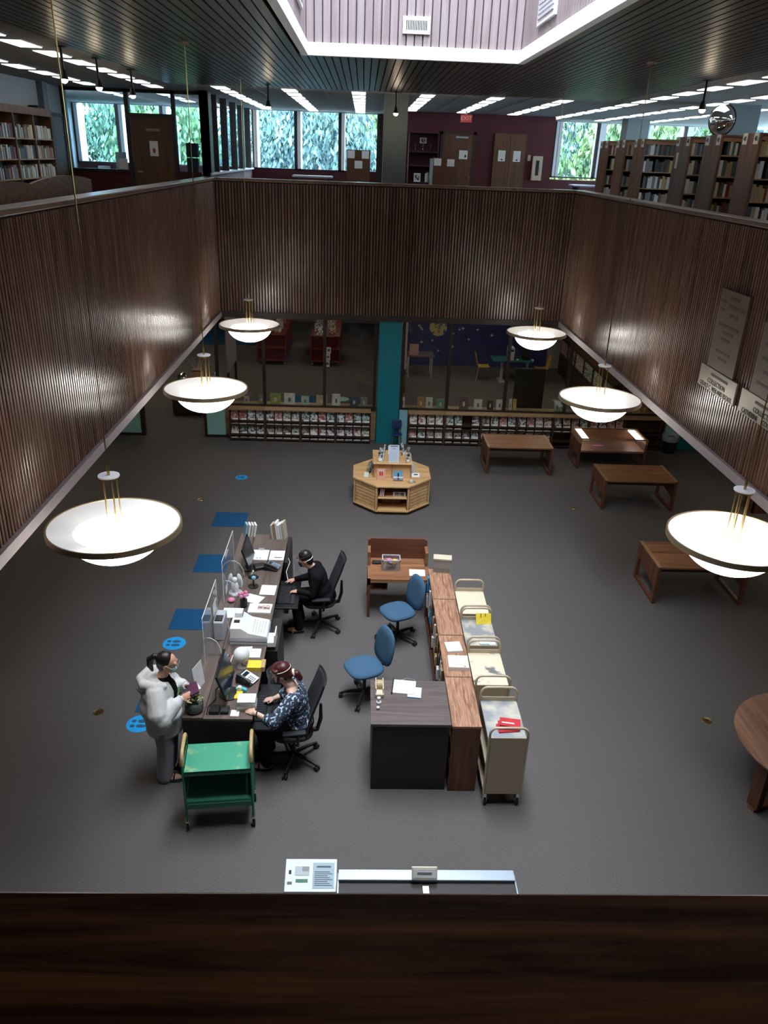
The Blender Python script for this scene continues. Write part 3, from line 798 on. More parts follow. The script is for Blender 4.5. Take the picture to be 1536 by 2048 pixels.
def leaning(name, label, x, y, z, w, h, mat, rz=0, tilt=0.2, th=0.006, cat='leaflet', group=None, extra=None):
    """flat upright board or leaflet that leans back"""
    t = thing(name, label, cat, (x,y,z), rz, group)
    m = Matrix.Rotation(-tilt, 4, 'X')
    bo_ = MB().box(-w/2, w/2, 0, th, 0, h, m).build('board', mat, t)
    if extra:
        for (x0,x1,z0,z1,mt,nm) in extra:
            MB().box(x0*w-w/2, x1*w-w/2, -0.002, 0, z0*h, z1*h, m).build(nm, mt, bo_)
    if cat in ('notice','leaflet','sign') and 0.05 < tilt < 0.5: MB().box(-w*0.25, w*0.25, 0.0, h*0.3, 0, 0.004).build('foot', M['acrylic'], t)
    return t
ZR = 0.945
leaning('notice_stand', 'tall white printed notice standing in the middle of the oak riser', 0.71, 14.27, ZR, 0.20, 0.34, plain('pale_blue_paper', srgb(206,216,232), 0.6), 0, 0.22, cat='notice', extra=[(0.15,0.85,0.9,0.95,M['greyink'],'heading'),(0.35,0.65,0.76,0.79,M['greyink'],'text_line')]+[(0.12,0.88,0.1+0.07*k,0.115+0.07*k,M['mask'],'text_line') for k in range(8)])
leaning('notice_stand', 'small white notice behind the tall one on the oak riser', 0.66, 14.72, ZR, 0.10, 0.17, M['paper'], 0, 0.15, cat='notice', extra=[(0.2,0.8,0.3,0.75,M['greyink'],'print')])
for i, (x, y, rz, w, h) in enumerate(((0.44,14.30,-0.25,0.09,0.2),(0.47,14.45,-0.3,0.10,0.22),(0.52,14.58,-0.4,0.03,0.24),(0.99,14.28,0.25,0.07,0.2),(1.02,14.45,0.9,0.10,0.22),(1.05,14.60,1.0,0.10,0.2),(0.93,14.66,1.0,0.10,0.26))):
    leaning('leaflet', ORD[i]+' upright leaflet from the left on the oak riser', x, y, ZR, w, h, COVERS[(0,2,5,0,4,6,2)[i]], rz, 0.25, group='leaflets on the oak riser', extra=[(0.1,0.9,0.05,0.3,M['paper'],'label')])
leaning('picture_book', 'salmon pink book standing against the front of the oak riser', 0.47, 14.13, 0.62, 0.17, 0.23, plain('salmon_cover', srgb(226,168,146), 0.5), 0, 0.18, 0.015, 'book', 'picture books on the octagonal display', [(0.28,0.44,0.4,0.72,M['red'],'figure_print'),(0.52,0.68,0.4,0.72,M['red'],'figure_print'),(0.15,0.85,0.8,0.9,M['paper2'],'title_strip')])
leaning('picture_book', 'sky blue book with a dark walking figure on its cover', 0.80, 14.10, 0.62, 0.19, 0.20, plain('sky_cover', srgb(110,170,206), 0.5), 0, 0.2, 0.015, 'book', 'picture books on the octagonal display', [(0,1,0.3,0.45,M['paper'],'cloud_print'),(0.42,0.58,0.35,0.8,M['ink'],'figure_print'),(0.44,0.5,0.12,0.35,M['ink'],'figure_print'),(0.52,0.58,0.12,0.35,M['ink'],'figure_print'),(0.0,1,0.0,0.12,plain('earth_print', srgb(150,80,70), 0.6),'ground_print')])
leaning('leaflet', 'white card lying right on the octagonal top with black print', 1.16, 14.33, 0.62, 0.16, 0.10, M['paper'], 0.1, 1.0, group='small cards', extra=[(0.3,0.8,0.5,0.75,M['ink'],'print')])
leaning('leaflet', 'small pale card left on the octagonal top', 0.18, 14.28, 0.62, 0.09, 0.10, plain('pale_green_card', srgb(198,210,198), 0.6), -0.05, 0.7, group='small cards')
for i, x in enumerate((0.155, 0.195, 0.235)): leaning('picture_book', ORD[i]+' thin book leaning on the left side of the oak riser', x+0.03, 14.5+0.06*i, 0.62, 0.17, 0.22, COVERS[i+3], -1.35, 0.3, 0.015, 'book', 'books left of the riser')
for i, (x, y) in enumerate(((1.14,14.5),(1.17,14.6))): leaning('picture_book', ORD[i]+' pale book leaning on the right side of the oak riser', x, y, 0.62, 0.15, 0.2, M['paper2'], 1.2, 0.35, 0.015, 'book', 'books right of the riser')
cr_ = thing('card_holder', 'clear plastic card holder at the right front of the octagonal top', 'card holder', (1.06,14.05,0.62), 0.3)
MB().box(-0.08,0.08,-0.05,0.05,0,0.012).build('base', M['acrylic'], cr_); MB().lathe([(0,0.012),(0.035,0.012),(0.03,0.05),(0,0.055)],14).build('cup', M['whiteplastic'], cr_)
for i in range(3):
    t = thing('book', ORD[i]+' red book from the left inside the octagonal display', 'book', (0.44+0.03*i, 13.98, 0.357), 0, 'red books in the octagonal display')
    MB().box(0,0.02,-0.06,0.1,0,0.17,Matrix.Rotation(0.12,4,'Y')).build('cover', M['red'], t); MB().box(0.002,0.018,-0.058,-0.0605,0.01,0.16,Matrix.Rotation(0.12,4,'Y')).build('spine_label', M['paper'], t)
leaning('notice_stand', 'wide framed card inside the octagonal display shelf', 0.83, 13.95, 0.357, 0.24, 0.09, M['white'], 0, 0.15, 0.01, 'frame', extra=[(0.08,0.92,0.1,0.9,COVERS[4],'picture')])

# ------------------------------------------------------------------ service desk (left)
DZ = 0.90
sd = thing('service_desk', 'long grey-brown service desk with clear screens along its left side', 'desk', (0,0,0))
B(-1.58,-1.06,6.66,11.08,DZ-0.035,DZ).build('worktop', M['desktop'], sd, bevel=0.003)
B(-1.80,-1.582,6.66,11.08,DZ-0.03,DZ+0.012).build('counter_ledge', M['desktop'], sd, bevel=0.004)
B(-1.80,-1.77,6.69,11.05,0,DZ-0.03).build('front_panel', M['deskpanel'], sd)
B(-1.80,-1.08,6.66,6.69,0,DZ-0.03).build('end_panel', M['deskpanel'], sd)
B(-1.80,-1.08,11.05,11.08,0,DZ-0.03).build('end_panel', M['deskpanel'], sd)
B(-1.70,-1.06,8.05,8.08,0,DZ-0.035).build('divider_panel', M['deskpanel'], sd)
B(-1.06,-0.93,8.0,8.75,0,DZ-0.06).build('side_drawer', M['deskpanel'], sd)
B(-1.05,-1.0,10.2,11.05,0.0,DZ-0.02).build('back_panel', M['deskpanel'], sd)
for i, (y0, y1, x0) in enumerate(((6.75,7.55,-0.84),(9.25,10.0,-0.78))):
    t = thing('keyboard_tray', ('black keyboard tray pulled out at the near end of the desk','black keyboard tray in front of the clerk in black')[i], 'tray', (0,0,0), 0, 'keyboard trays')
    B(-1.12,x0,y0,y1,0.66,0.685).build('board', M['black'], t, bevel=0.004)
    B(-1.10,-1.07,y0+0.1,y0+0.13,0.685,DZ-0.036).build('bracket', M['black'], t); B(-1.10,-1.07,y1-0.13,y1-0.1,0.685,DZ-0.036).build('bracket', M['black'], t)
    k = thing('keyboard', ('black keyboard in front of the woman in the floral blouse','black keyboard under the hands of the clerk in black')[i], 'keyboard', (x0-0.20,(y0+y1)/2-0.04,0.685), 0, 'keyboards')
    kb_ = B(-0.08,0.08,-0.23,0.23,0,0.018).build('body', M['black'], k, bevel=0.003)
    for r in range(5):
        for cidx in range(10):
            B(-0.07+0.028*r,-0.07+0.028*r+0.022,-0.21+0.042*cidx,-0.21+0.042*cidx+0.034,0.018,0.024).build('key', M['softblack'], kb_)
    B(0.085,0.14,-0.23,0.23,0,0.014).build('wrist_rest', M['softblack'], k, bevel=0.003)

def acrylic_screen(label, x, y0, y1, h, slot=True):
    t = thing('sneeze_guard', label, 'screen', (x, y0, DZ+0.012), 0, 'clear counter screens')
    L = y1-y0
    B(-0.003,0.003,0,L,0,h).build('sheet', M['acrylic'], t)
    e = MB()
    for (a, b) in (((0,0,0.002),(0,0,h)),((0,L,0.002),(0,L,h)),((0,0,h),(0,L,h))): e.cyl(a,b,0.005,n=6)
    e.build('edge', M['whiteplastic'], t)
    for y in (0.18, L-0.18):
        MB().prism([(-0.0,0),(0.16,0),(0.02,0.26),(0,0.26)], -0.003, 0.003, Matrix.Translation((0.003,y,0)) @ Matrix.Rotation(math.pi/2,4,'X')).build('brace', M['acrylic'], t)
        MB().tube([(0.004,y,0.24),(0.05,y,0.235),(0.11,y,0.19),(0.15,y,0.10),(0.165,y,0.01)], 0.005, 6).build('brace_edge', M['whiteplastic'], t)
    return t
acrylic_screen('nearer clear acrylic counter screen, beside the cash register', -1.73, 7.62, 8.52, 0.62)
acrylic_screen('farther clear acrylic counter screen, beside the white figurine', -1.73, 8.98, 9.9, 0.62)
pz = leaning
leaning('notice', 'pale sheet taped to the nearer clear screen', -1.715, 8.28, DZ+0.3, 0.2, 0.16, M['paper'], math.pi/2, 0.0, 0.002, 'notice', 'sheets on the clear screens')
leaning('notice', 'small white sheet taped low on the farther clear screen', -1.715, 9.15, DZ+0.08, 0.16, 0.12, M['paper'], math.pi/2, 0.0, 0.002, 'notice', 'sheets on the clear screens')
# white printer box seen through the nearer screen
pb = thing('card_printer', 'white box with a dark slot behind the nearer clear screen', 'printer', (-1.66, 8.25, DZ+0.012))
B(-0.05,0.07,-0.15,0.15,0,0.26).build('body', M['greyplastic'], pb, bevel=0.01); B(-0.035,0.055,-0.12,0.0,0.26,0.275).build('slot', M['black'], pb)
tag(B(-1.73+0.02,-1.52,8.62,8.86,DZ+0.012,DZ+0.015).build('sheet', M['paper']), 'printed sheet on the ledge beyond the white box', 'paper')

def monitor(label, x, y, rz, w=0.54, h=0.33):
    t = thing('monitor', label, 'monitor', (x,y,DZ), rz, 'desk monitors')
    tm = Matrix.Translation((0,0,0.13)) @ Matrix.Rotation(-0.30,4,'Y') @ Matrix.Translation((0,0,-0.13))
    hs_ = MB().box(-0.012,0.012,-w/2,w/2,0.10,0.10+h,tm).build('housing', M['black'], t, bevel=0.004)
    MB().box(0.012,0.014,-w/2+0.014,w/2-0.014,0.114,0.086+h,tm).build('screen', M['screen'], hs_)
    B(-0.075,-0.035,-0.03,0.03,0.02,0.22).build('neck', M['black'], t)
    MB().lathe([(0,0),(0.12,0),(0.12,0.012),(0.02,0.03),(0,0.03)],20).build('base', M['black'], t, smooth=True)
    return t
monitor('black monitor at the near end of the desk facing the floral blouse', -1.36, 7.08, 0.0)
monitor('black monitor in front of the clerk in black', -1.50, 9.98, 0.0)
def phone(label, x, y, rz, light):
    t = thing('desk_phone', label, 'telephone', (x,y,DZ), rz, 'desk telephones')
    MB().prism([(-0.10,0.0),(0.10,0.0),(0.10,0.02),(-0.10,0.075)], -0.09, 0.09, Matrix(((1,0,0,0),(0,0,1,0),(0,1,0,0),(0,0,0,1)))).build('body', M['black'], t, bevel=0.004)
    sl_ = Matrix.Rotation(0.268,4,'Y')
    MB().box(-0.09,0.095,-0.04,0.085,0.05,0.056,sl_).build('face_plate', light, t)
    fp_ = [c for c in t.children if c.name.startswith('face_plate')][0]
    for r in range(4):
        for q in range(3):
            MB().box(0.0+0.022*r,0.014+0.022*r,-0.03+0.028*q,-0.012+0.028*q,0.056,0.06,sl_).build('key', M['greyink'], fp_)
    MB().box(-0.075,-0.03,-0.02,0.07,0.056,0.059,sl_).build('display', M['screen'], fp_)
    MB().tube([(-0.085,-0.07,0.10),(-0.04,-0.07,0.098),(0.04,-0.07,0.075),(0.09,-0.07,0.055)],[0.024,0.017,0.017,0.024],8).build('handset', M['black'], t, smooth=True)
    return t
phone('black desk telephone with pale keypad beside the globe', -1.20, 7.32, -0.5, M['whiteplastic'])
phone('black desk telephone with blue-grey keypad at the far end', -1.20, 9.98, -0.25, plain('blue_grey_plate', srgb(120,140,158), 0.4))
tag(MB().box(-0.09,0.09,-0.07,0.07,0,0.06,Matrix.Translation((-1.38,9.98,DZ))@Matrix.Rotation(0.4,4,'Z')).build('telephone_base', M['black'], bevel=0.015), 'black device between monitor and far telephone', 'device')
# cash register
cg = thing('cash_register', 'large grey and white cash register in the middle of the desk', 'cash register', (-1.28, 8.22, DZ))
B(-0.23,0.23,-0.19,0.21,0,0.10).build('drawer', M['greyplastic'], cg, bevel=0.006)
MB().prism([(-0.22,0.10),(0.22,0.10),(0.22,0.125),(0.0,0.17),(-0.09,0.235),(-0.22,0.235)], -0.19, 0.2, Matrix(((1,0,0,0),(0,0,1,0),(0,1,0,0),(0,0,0,1)))).build('body', M['whiteplastic'], cg, bevel=0.004)
kp_ = MB().box(0.0,0.2,-0.17,0.17,0.0,0.006,Matrix.Translation((0.015,0,0.165))@Matrix.Rotation(0.2,4,'Y')).build('keyboard_plate', M['paper'], cg)
for r in range(5):
    for q in range(8):
        MB().box(0.02+0.034*r,0.044+0.034*r,-0.15+0.038*q,-0.12+0.038*q,0.006,0.012,Matrix.Translation((0.015,0,0.165))@Matrix.Rotation(0.2,4,'Y')).build('key', M['paper2'], kp_)
dh_ = MB().box(-0.19,-0.10,0.06,0.18,0.235,0.30,None).build('display_housing', M['whiteplastic'], cg, bevel=0.004)
MB().box(-0.10,-0.096,0.07,0.17,0.245,0.292).build('display', plain('green_black_lcd', srgb(36,46,38), 0.25), dh_)
MB().box(-0.19,-0.12,-0.06,0.0,0.236,0.242).build('paper_slot', M['ink'], cg)
B(-0.232,0.232,-0.192,-0.19,0.045,0.05).build('drawer_line', M['ink'], cg)
sp = thing('paper_caddy', 'white side caddy hanging at the register end of the desk', 'caddy', (-1.02, 8.12, DZ))
B(-0.03,0.07,-0.12,0.1,0.0,0.06).build('tray', M['whiteplastic'], sp); B(0.055,0.07,-0.12,0.1,0.06,0.16).build('back', M['whiteplastic'], sp)

def flat(name, label, x, y, w, d, z, rz, mat, cat, th=0.004, group=None, marks=()):
    t = thing(name, label, cat, (x,y,z), rz, group)
    sh_ = B(-w/2,w/2,-d/2,d/2,0,th).build('sheet', mat, t)
    for (x0,x1,y0,y1,mt,nm) in marks: B(x0*w-w/2,x1*w-w/2,y0*d-d/2,y1*d-d/2,th,th+0.002).build(nm, mt, sh_)
    return t
cb = flat('clipboard', 'white clipboard sheet beyond the far telephone', -1.42, 10.38, 0.24, 0.32, DZ, 0, M['paper'], 'clipboard', 0.008, None, [(0.3,0.4,0.15,0.2,M['greyink'],'note'),(0.5,0.6,0.15,0.2,M['greyink'],'note')])
B(-0.04,0.04,0.15,0.19,0.008,0.025).build('clip', M['steel'], cb)
flat('paper_sheet', 'white sheet with a black pen beyond the far telephone', -1.17, 10.38, 0.22, 0.30, DZ, 0, M['paper'], 'paper', 0.004, None, [(0.35,0.85,0.24,0.3,M['ink'],'pen')])
flat('paper_sheet', 'blank white sheet in front of the clerk in black', -1.19, 9.36, 0.21, 0.26, DZ, -0.04, M['paper'], 'paper')
flat('paper_sheet', 'white sheet askew beside the pen cup', -1.36, 9.12, 0.24, 0.20, DZ, -0.4, M['paper'], 'paper')
flat('paper_tray', 'white tray with a printed photo card beyond the register', -1.24, 8.86, 0.30, 0.22, DZ, -0.03, M['paper'], 'tray', 0.02, None, [(0.4,0.92,0.35,0.8,COVERS[1],'photo')])
flat('paper_stack', 'loose white papers between register and globe', -1.25, 7.84, 0.28, 0.18, DZ, 0.02, M['paper'], 'papers', 0.02)
flat('paper_sheet', 'white slip lying across the loose papers', -1.27, 7.92, 0.10, 0.10, DZ+0.02, 0.1, M['paper2'], 'paper')
ys_ = flat('envelope_box', 'shallow box of yellow slips beside the white globe', -1.13, 7.58, 0.20, 0.15, DZ, 0, M['yellow'], 'box', 0.05)
B(0.06,0.105,-0.08,0.08,0,0.06).build('flap', M['tanedge'], ys_)
# desk globe
gb = thing('desk_globe', 'white globe on a small stand behind the near telephone', 'globe', (-1.30, 7.60, DZ))
MB().ell((0,0,0.16),(0.095,0.095,0.095),n=24,m=14).build('ball', M['whiteplastic'], gb, smooth=2)
MB().lathe([(0,0),(0.06,0),(0.05,0.012),(0.01,0.03),(0.01,0.07),(0,0.07)],16).build('stand', M['greyplastic'], gb, smooth=True)
# stacked books near clerk
for i, (w, d, h, mt, rz) in enumerate(((0.20,0.15,0.035,BOOKC[3],0.0),(0.21,0.16,0.03,BOOKC[2],0.05),(0.19,0.15,0.03,M['paper2'],-0.04),(0.19,0.15,0.028,M['paper'],0.02))):
    z = DZ+sum((0.035,0.03,0.03,0.028)[:i])
    t = thing('book', ('bottom','second','third','top pale')[i]+' book of the stack by the floral clerk hand', 'book', (-1.14, 6.86, z), rz, 'book stack at the near clerk')
    B(-w/2,w/2,-d/2,d/2,0,h).build('cover', mt, t); B(-w/2+0.004,w/2+0.001,-d/2-0.001,d/2-0.004,0.004,h-0.004).build('pages', M['paper2'], t)
# plant pot
pp = thing('potted_succulent', 'striped grey pot with pale succulent on the near corner of the desk', 'plant', (-1.69, 6.78, DZ+0.012))
MB().lathe([(0,0),(0.075,0),(0.092,0.03),(0.095,0.085),(0.085,0.12),(0.078,0.12),(0.082,0.085),(0.0,0.08)],24).build('pot', worn('striped_pot', srgb(96,98,96), srgb(140,140,136), 6, 0.45, 0.55), pp, smooth=True)
for z in (0.03,0.06,0.09): MB().lathe([(0.0945,z),(0.0985,z+0.004),(0.0945,z+0.008)],24).build('stripe', M['softblack'], pp)
rnd = random.Random(3)
for k in range(26):
    a = rnd.uniform(0,2*math.pi); r = rnd.uniform(0.0,0.07); L = rnd.uniform(0.035,0.06)
    m = Matrix.Translation((r*math.cos(a), r*math.sin(a), 0.10+rnd.uniform(0,0.05))) @ Matrix.Rotation(a,4,'Z') @ Matrix.Rotation(rnd.uniform(0.3,1.2),4,'Y')
    MB().ell((0,0,L/2),(0.012,0.02,L/2),M=m,n=8,m=5).build('leaf', M['leaf'], pp, smooth=2)
# card standing on ledge, cup with pens, owl figurine, etc.
leaning('sign_card', 'white card standing on the ledge in front of the standing woman', -1.70, 7.18, DZ+0.012, 0.20, 0.30, M['paper'], math.pi/2-0.3, 0.1, 0.003, 'sign')
pc = thing('pen_cup', 'dark mesh cup of pens with pink flowers beside the figurine', 'pen cup', (-1.46, 8.92, DZ))
MB().lathe([(0,0),(0.045,0),(0.048,0.11),(0.042,0.11),(0.04,0.01),(0,0.01)],16).build('cup', M['softblack'], pc, smooth=True)
for k in range(5):
    a = k*1.3; MB().cyl((0.01*math.cos(a),0.01*math.sin(a),0.02),(0.04*math.cos(a),0.04*math.sin(a),0.17),0.004,n=6).build('pen', (M['paper2'],M['ink'],M['red'],M['steel'],M['ink'])[k], pc)
for k in range(6):
    a = k*1.05; MB().ell((0.05*math.cos(a),0.05*math.sin(a),0.18+0.015*(k%2)),(0.026,0.026,0.02),n=8,m=5).build('flower', M['pink'], pc, smooth=2)
tag(MB().ell((-1.64,9.02,DZ+0.04),(0.05,0.05,0.03),n=10,m=6).build('flower_bunch', M['pink'], None, smooth=2), 'pink artificial flower bunch left of the pen cup', 'flowers')
fg = thing('owl_figurine', 'white winged figurine on the ledge by the farther screen', 'figurine', (-1.62, 9.24, DZ+0.012))
MB().lathe([(0,0),(0.09,0),(0.09,0.02),(0.05,0.03),(0,0.03)],18).build('base', M['whiteplastic'], fg, smooth=True)
MB().ell((0,0,0.11),(0.055,0.05,0.09)).build('body', M['whiteplastic'], fg, smooth=2)
MB().ell((0,-0.01,0.215),(0.038,0.038,0.04)).build('head', M['whiteplastic'], fg, smooth=2)
for s in (-1,1):
    MB().ell((s*0.065,0.02,0.19),(0.035,0.025,0.11),rot=Euler((0,-s*0.15,0))).build('wing', M['whiteplastic'], fg, smooth=2)
    for k in range(4): MB().ell((s*(0.045+0.014*k),-0.008,0.17),(0.006,0.006,0.09-0.01*k),n=6,m=5).build('feather', M['greyplastic'], fg, smooth=2)
sc_ = thing('scanner_stand', 'black barcode scanner on a round stand beside the far monitor', 'scanner', (-1.40, 9.45, DZ))
MB().lathe([(0,0),(0.07,0),(0.07,0.012),(0.012,0.02),(0.012,0.12),(0,0.12)],18).build('stand', M['black'], sc_, smooth=True)
MB().ell((0,0,0.15),(0.075,0.05,0.035)).build('head', M['black'], sc_, smooth=2); MB().ell((0.01,-0.04,0.16),(0.03,0.02,0.03)).build('window', plain('pale_blue_light', srgb(150,200,226), 0.3), sc_, smooth=2)
MB().cyl((-0.03,0.02,0.16),(0.0,0.02,0.24),0.012,n=8).build('nozzle', M['whiteplastic'], sc_)
# near clutter around monitor
tag(B(-1.30,-1.22,6.98,7.12,DZ,DZ+0.02).build('note_pad', M['yellow']), 'yellow note pad under the near monitor', 'note pad')
tp = thing('tape_dispenser', 'teal and white tape dispenser behind the near monitor', 'tape dispenser', (-1.24,7.13,DZ))
MB().prism([(-0.06,0),(0.06,0),(0.06,0.03),(0.0,0.06),(-0.06,0.05)],-0.02,0.02,Matrix.Rotation(math.pi/2,4,'X')).build('body', plain('teal_plastic', srgb(90,196,200), 0.4), tp, bevel=0.004); MB().cyl((-0.02,-0.022,0.04),(-0.02,0.022,0.04),0.028,n=14).build('roll', M['whiteplastic'], tp)
bx_ = thing('power_adapter', 'black adapter lying at the near end of the worktop', 'adapter', (-1.42,6.78,DZ))
B(-0.11,0.0,-0.06,0.06,0,0.05).build('body', M['black'], bx_, bevel=0.008); B(0.01,0.1,-0.055,0.055,0,0.045).build('second_body', M['softblack'], bx_, bevel=0.008)
tag(B(-1.30,-1.21,6.70,6.80,DZ,DZ+0.006).build('paper_slip', M['paper']), 'white slip beside the black adapter', 'paper')
tag(B(-1.50,-1.44,7.15,7.22,DZ,DZ+0.006).build('paper_slip', M['paper']), 'small white slip left of the near monitor', 'paper')
tag(MB().tube([(-1.55,6.72,DZ+0.008),(-1.56,6.85,DZ+0.008),(-1.50,6.98,DZ+0.008),(-1.53,7.15,DZ+0.008),(-1.45,7.3,DZ+0.008),(-1.48,7.45,DZ+0.008)],0.006,6).build('cable', M['black']), 'black cable winding along the near worktop', 'cable')
hp = thing('hole_punch', 'dark stapler and pens pile behind the near monitor', 'stationery', (-1.50,7.62,DZ))
MB().box(-0.06,0.06,-0.09,0.09,0,0.02,RZ(0.4)).build('base', M['black'], hp); MB().box(-0.02,0.02,-0.08,0.09,0.02,0.055,RZ(0.4)).build('arm', M['purple'], hp, bevel=0.006)
for k in range(5): MB().cyl((-0.05+0.025*k,-0.08,0.02),(0.01+0.02*k,0.06,0.10),0.006,n=6).build('pen', (M['purple'],M['steel'],M['ink'],M['red'],M['whiteplastic'])[k], hp)
tag(MB().tube([(-1.0,10.3,DZ),(-0.97,10.28,DZ-0.05),(-1.01,10.1,DZ-0.12),(-0.97,9.95,DZ-0.18),(-1.0,9.85,DZ-0.15)],0.005,6).build('cable', M['whiteplastic']), 'white cable hanging down beside the far keyboard', 'cable')
# sleeves of standing books at the far end of the desk
for i in range(4):
    leaning('book', ORD[i]+' pale book of the far left group on the desk end', -1.75+0.045*i, 11.02, DZ+0.012 if i < 4 else DZ, 0.13, 0.20, (M['bluepanel'],M['paper'],M['paper2'],M['paper'])[i], -1.25, 0.18, 0.028, 'book', 'books at the far left desk end')
for i in range(6):
    leaning('book', ORD[i]+' book of the far right group on the desk end', -1.26+0.035*i, 10.98, DZ, 0.15, 0.24+0.02*(i%3), (M['cream'],BOOKC[1],M['paper'],M['paper'],M['paper2'],BOOKC[0])[i], 1.35, 0.12, 0.026, 'book', 'books at the far right desk end')
# waste basket under desk
wb = thing('waste_basket', 'black waste basket with clear liner behind the floral clerk', 'bin', (-0.87, 7.82, 0))
MB().lathe([(0,0),(0.13,0),(0.16,0.5),(0.15,0.5),(0.12,0.02),(0,0.02)],20).build('body', M['black'], wb, smooth=True)
MB().lathe([(0.152,0.46),(0.168,0.50),(0.172,0.42),(0.166,0.36)],20,cap=False).build('liner', M['acrylic'], wb, smooth=True)

# ------------------------------------------------------------------ right work island: desk, oak bookcases, carrel, book carts
dk = thing('side_desk', 'dark desk with grey laminate top against the oak bookcases', 'desk', (0,0,0))
B(0.20,1.06,6.58,7.34,0.885,0.92).build('worktop', M['desktop_x'], dk, bevel=0.003)
B(0.22,1.04,6.60,6.63,0,0.885).build('front_panel', M['deskpanel'], dk)
B(0.22,0.25,6.63,7.30,0,0.885).build('side_panel', M['deskpanel'], dk); B(1.01,1.04,6.63,7.30,0,0.885).build('side_panel', M['deskpanel'], dk)
td = thing('tape_gun', 'cream tape gun standing on the dark side desk', 'tape dispenser', (0.30,7.14,0.92))
B(-0.05,0.05,-0.12,0.12,0,0.05).build('body', M['cream'], td, bevel=0.01); MB().cyl((-0.03,0.02,0.075),(0.03,0.02,0.075),0.055,n=18).build('roll', M['tanedge'], td)
B(-0.045,-0.035,-0.1,0.1,0.05,0.11).build('cheek', M['cream'], td); B(0.035,0.045,-0.1,0.1,0.05,0.11).build('cheek', M['cream'], td)
st = thing('stamp', 'small silver hand stamp on the dark side desk', 'stamp', (0.29,6.93,0.92))
MB().lathe([(0,0),(0.028,0),(0.028,0.02),(0.01,0.03),(0.012,0.06),(0.02,0.075),(0.0,0.085)],14).build('body', M['whiteplastic'], st, smooth=True); MB().lathe([(0.029,0.004),(0.031,0.008),(0.029,0.012)],14).build('ring', M['steel'], st)
tag(MB().ell((0.28,6.83,0.938),(0.02,0.02,0.018)).build('pawn_weight', M['whiteplastic'], None, smooth=2), 'tiny white round weight nearest on the dark side desk', 'weight')
bd = flat('binder', 'open white folder of papers on the dark side desk', 0.58, 7.20, 0.26, 0.24, 0.92, -0.12, M['paper'], 'folder', 0.02)
B(-0.135,-0.12,-0.13,0.13,0,0.03).build('spine', M['ink'], bd); B(0.05,0.20,-0.16,0.02,0.0,0.012).build('loose_sheet', M['paper'], bd); B(0.05,0.20,-0.165,-0.158,0,0.01).build('blue_edge', plain('blue_edge', srgb(60,150,200), 0.5), bd)
MB().tube([(-0.05,0.12,0.015),(0.02,0.16,0.02),(0.1,0.15,0.02),(0.14,0.1,0.02)],0.004,6).build('ring_wire', M['steel'], bd)

cy = [6.58, 7.46, 8.33, 9.21, 10.08]
names = ['nearest of the four low oak bookcases, next to the dark desk','second low oak bookcase from the near end, with white papers on top','third low oak bookcase from the near end','farthest of the four low oak bookcases, with a clear box on top']
for i in range(4):
    t = thing('low_bookcase', names[i], 'bookcase', (1.075, cy[i], 0), 0, 'oak bookcases behind the desk')
    L = cy[i+1]-cy[i]-0.004
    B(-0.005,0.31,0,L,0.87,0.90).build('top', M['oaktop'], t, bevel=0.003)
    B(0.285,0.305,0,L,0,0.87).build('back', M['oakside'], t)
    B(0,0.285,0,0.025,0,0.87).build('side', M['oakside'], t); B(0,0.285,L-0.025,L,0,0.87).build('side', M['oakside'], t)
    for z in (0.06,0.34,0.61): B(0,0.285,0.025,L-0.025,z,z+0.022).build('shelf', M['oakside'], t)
    B(0.31-0.30,0.30,L-0.012,L-0.004,0.9,0.903).build('seam', M['shelfdark'], t)
rnd = random.Random(5)
for i in range(1, 4):
    for row, z in enumerate((0.362, 0.632)):
        y = cy[i]+0.06; k = 0
        while y < cy[i+1]-0.14:
            w = rnd.choice((0.05,0.07,0.09,0.04)); h = rnd.uniform(0.15,0.22)
            mt = rnd.choice((M['tanedge'],M['tanedge'],M['paper2'],BOOKC[4],M['cyan'],M['shelftan'],M['whiteplastic'],BOOKC[5]))
            t = thing('binder', '%s binder from the near end, %s shelf, %s oak bookcase' % (ORD[k], ('middle','upper')[row], ('','second','third','farthest')[i]), 'binder', (1.05+rnd.uniform(0,0.05), y, z), 0, 'binders in the oak bookcases')
            B(0,0.2,0,w,0,h).build('cover', mt, t); B(-0.002,0,w*0.2,w*0.8,h*0.5,h*0.8).build('spine_label', M['paper'], t)
            y += w+0.008+rnd.choice((0,0,0.05)); k += 1
flat('paper_stack', 'thick stack of white papers on the oak bookcase top', 1.25, 7.69, 0.24, 0.24, 0.90, -0.03, M['paper'], 'papers', 0.05, None, [(0.75,0.85,0.05,0.1,M['ink'],'mark')])
flat('paper_stack', 'smaller pile of white papers behind the thick stack', 1.23, 8.03, 0.19, 0.2, 0.90, 0.12, M['paper'], 'papers', 0.03)
bc = thing('clear_box', 'clear box with a cream lid at the far end of the oak bookcases', 'box', (1.27, 10.0, 0.90), -0.12)
B(-0.13,0.13,-0.06,0.06,0,0.2).build('walls', clearmat('frosted_plastic',(0.8,0.8,0.78),0.08,0.1,0.3,(0.7,0.68,0.64)), bc); B(-0.14,0.13,-0.07,0.07,0.2,0.235).build('lid', M['cream'], bc, bevel=0.008)

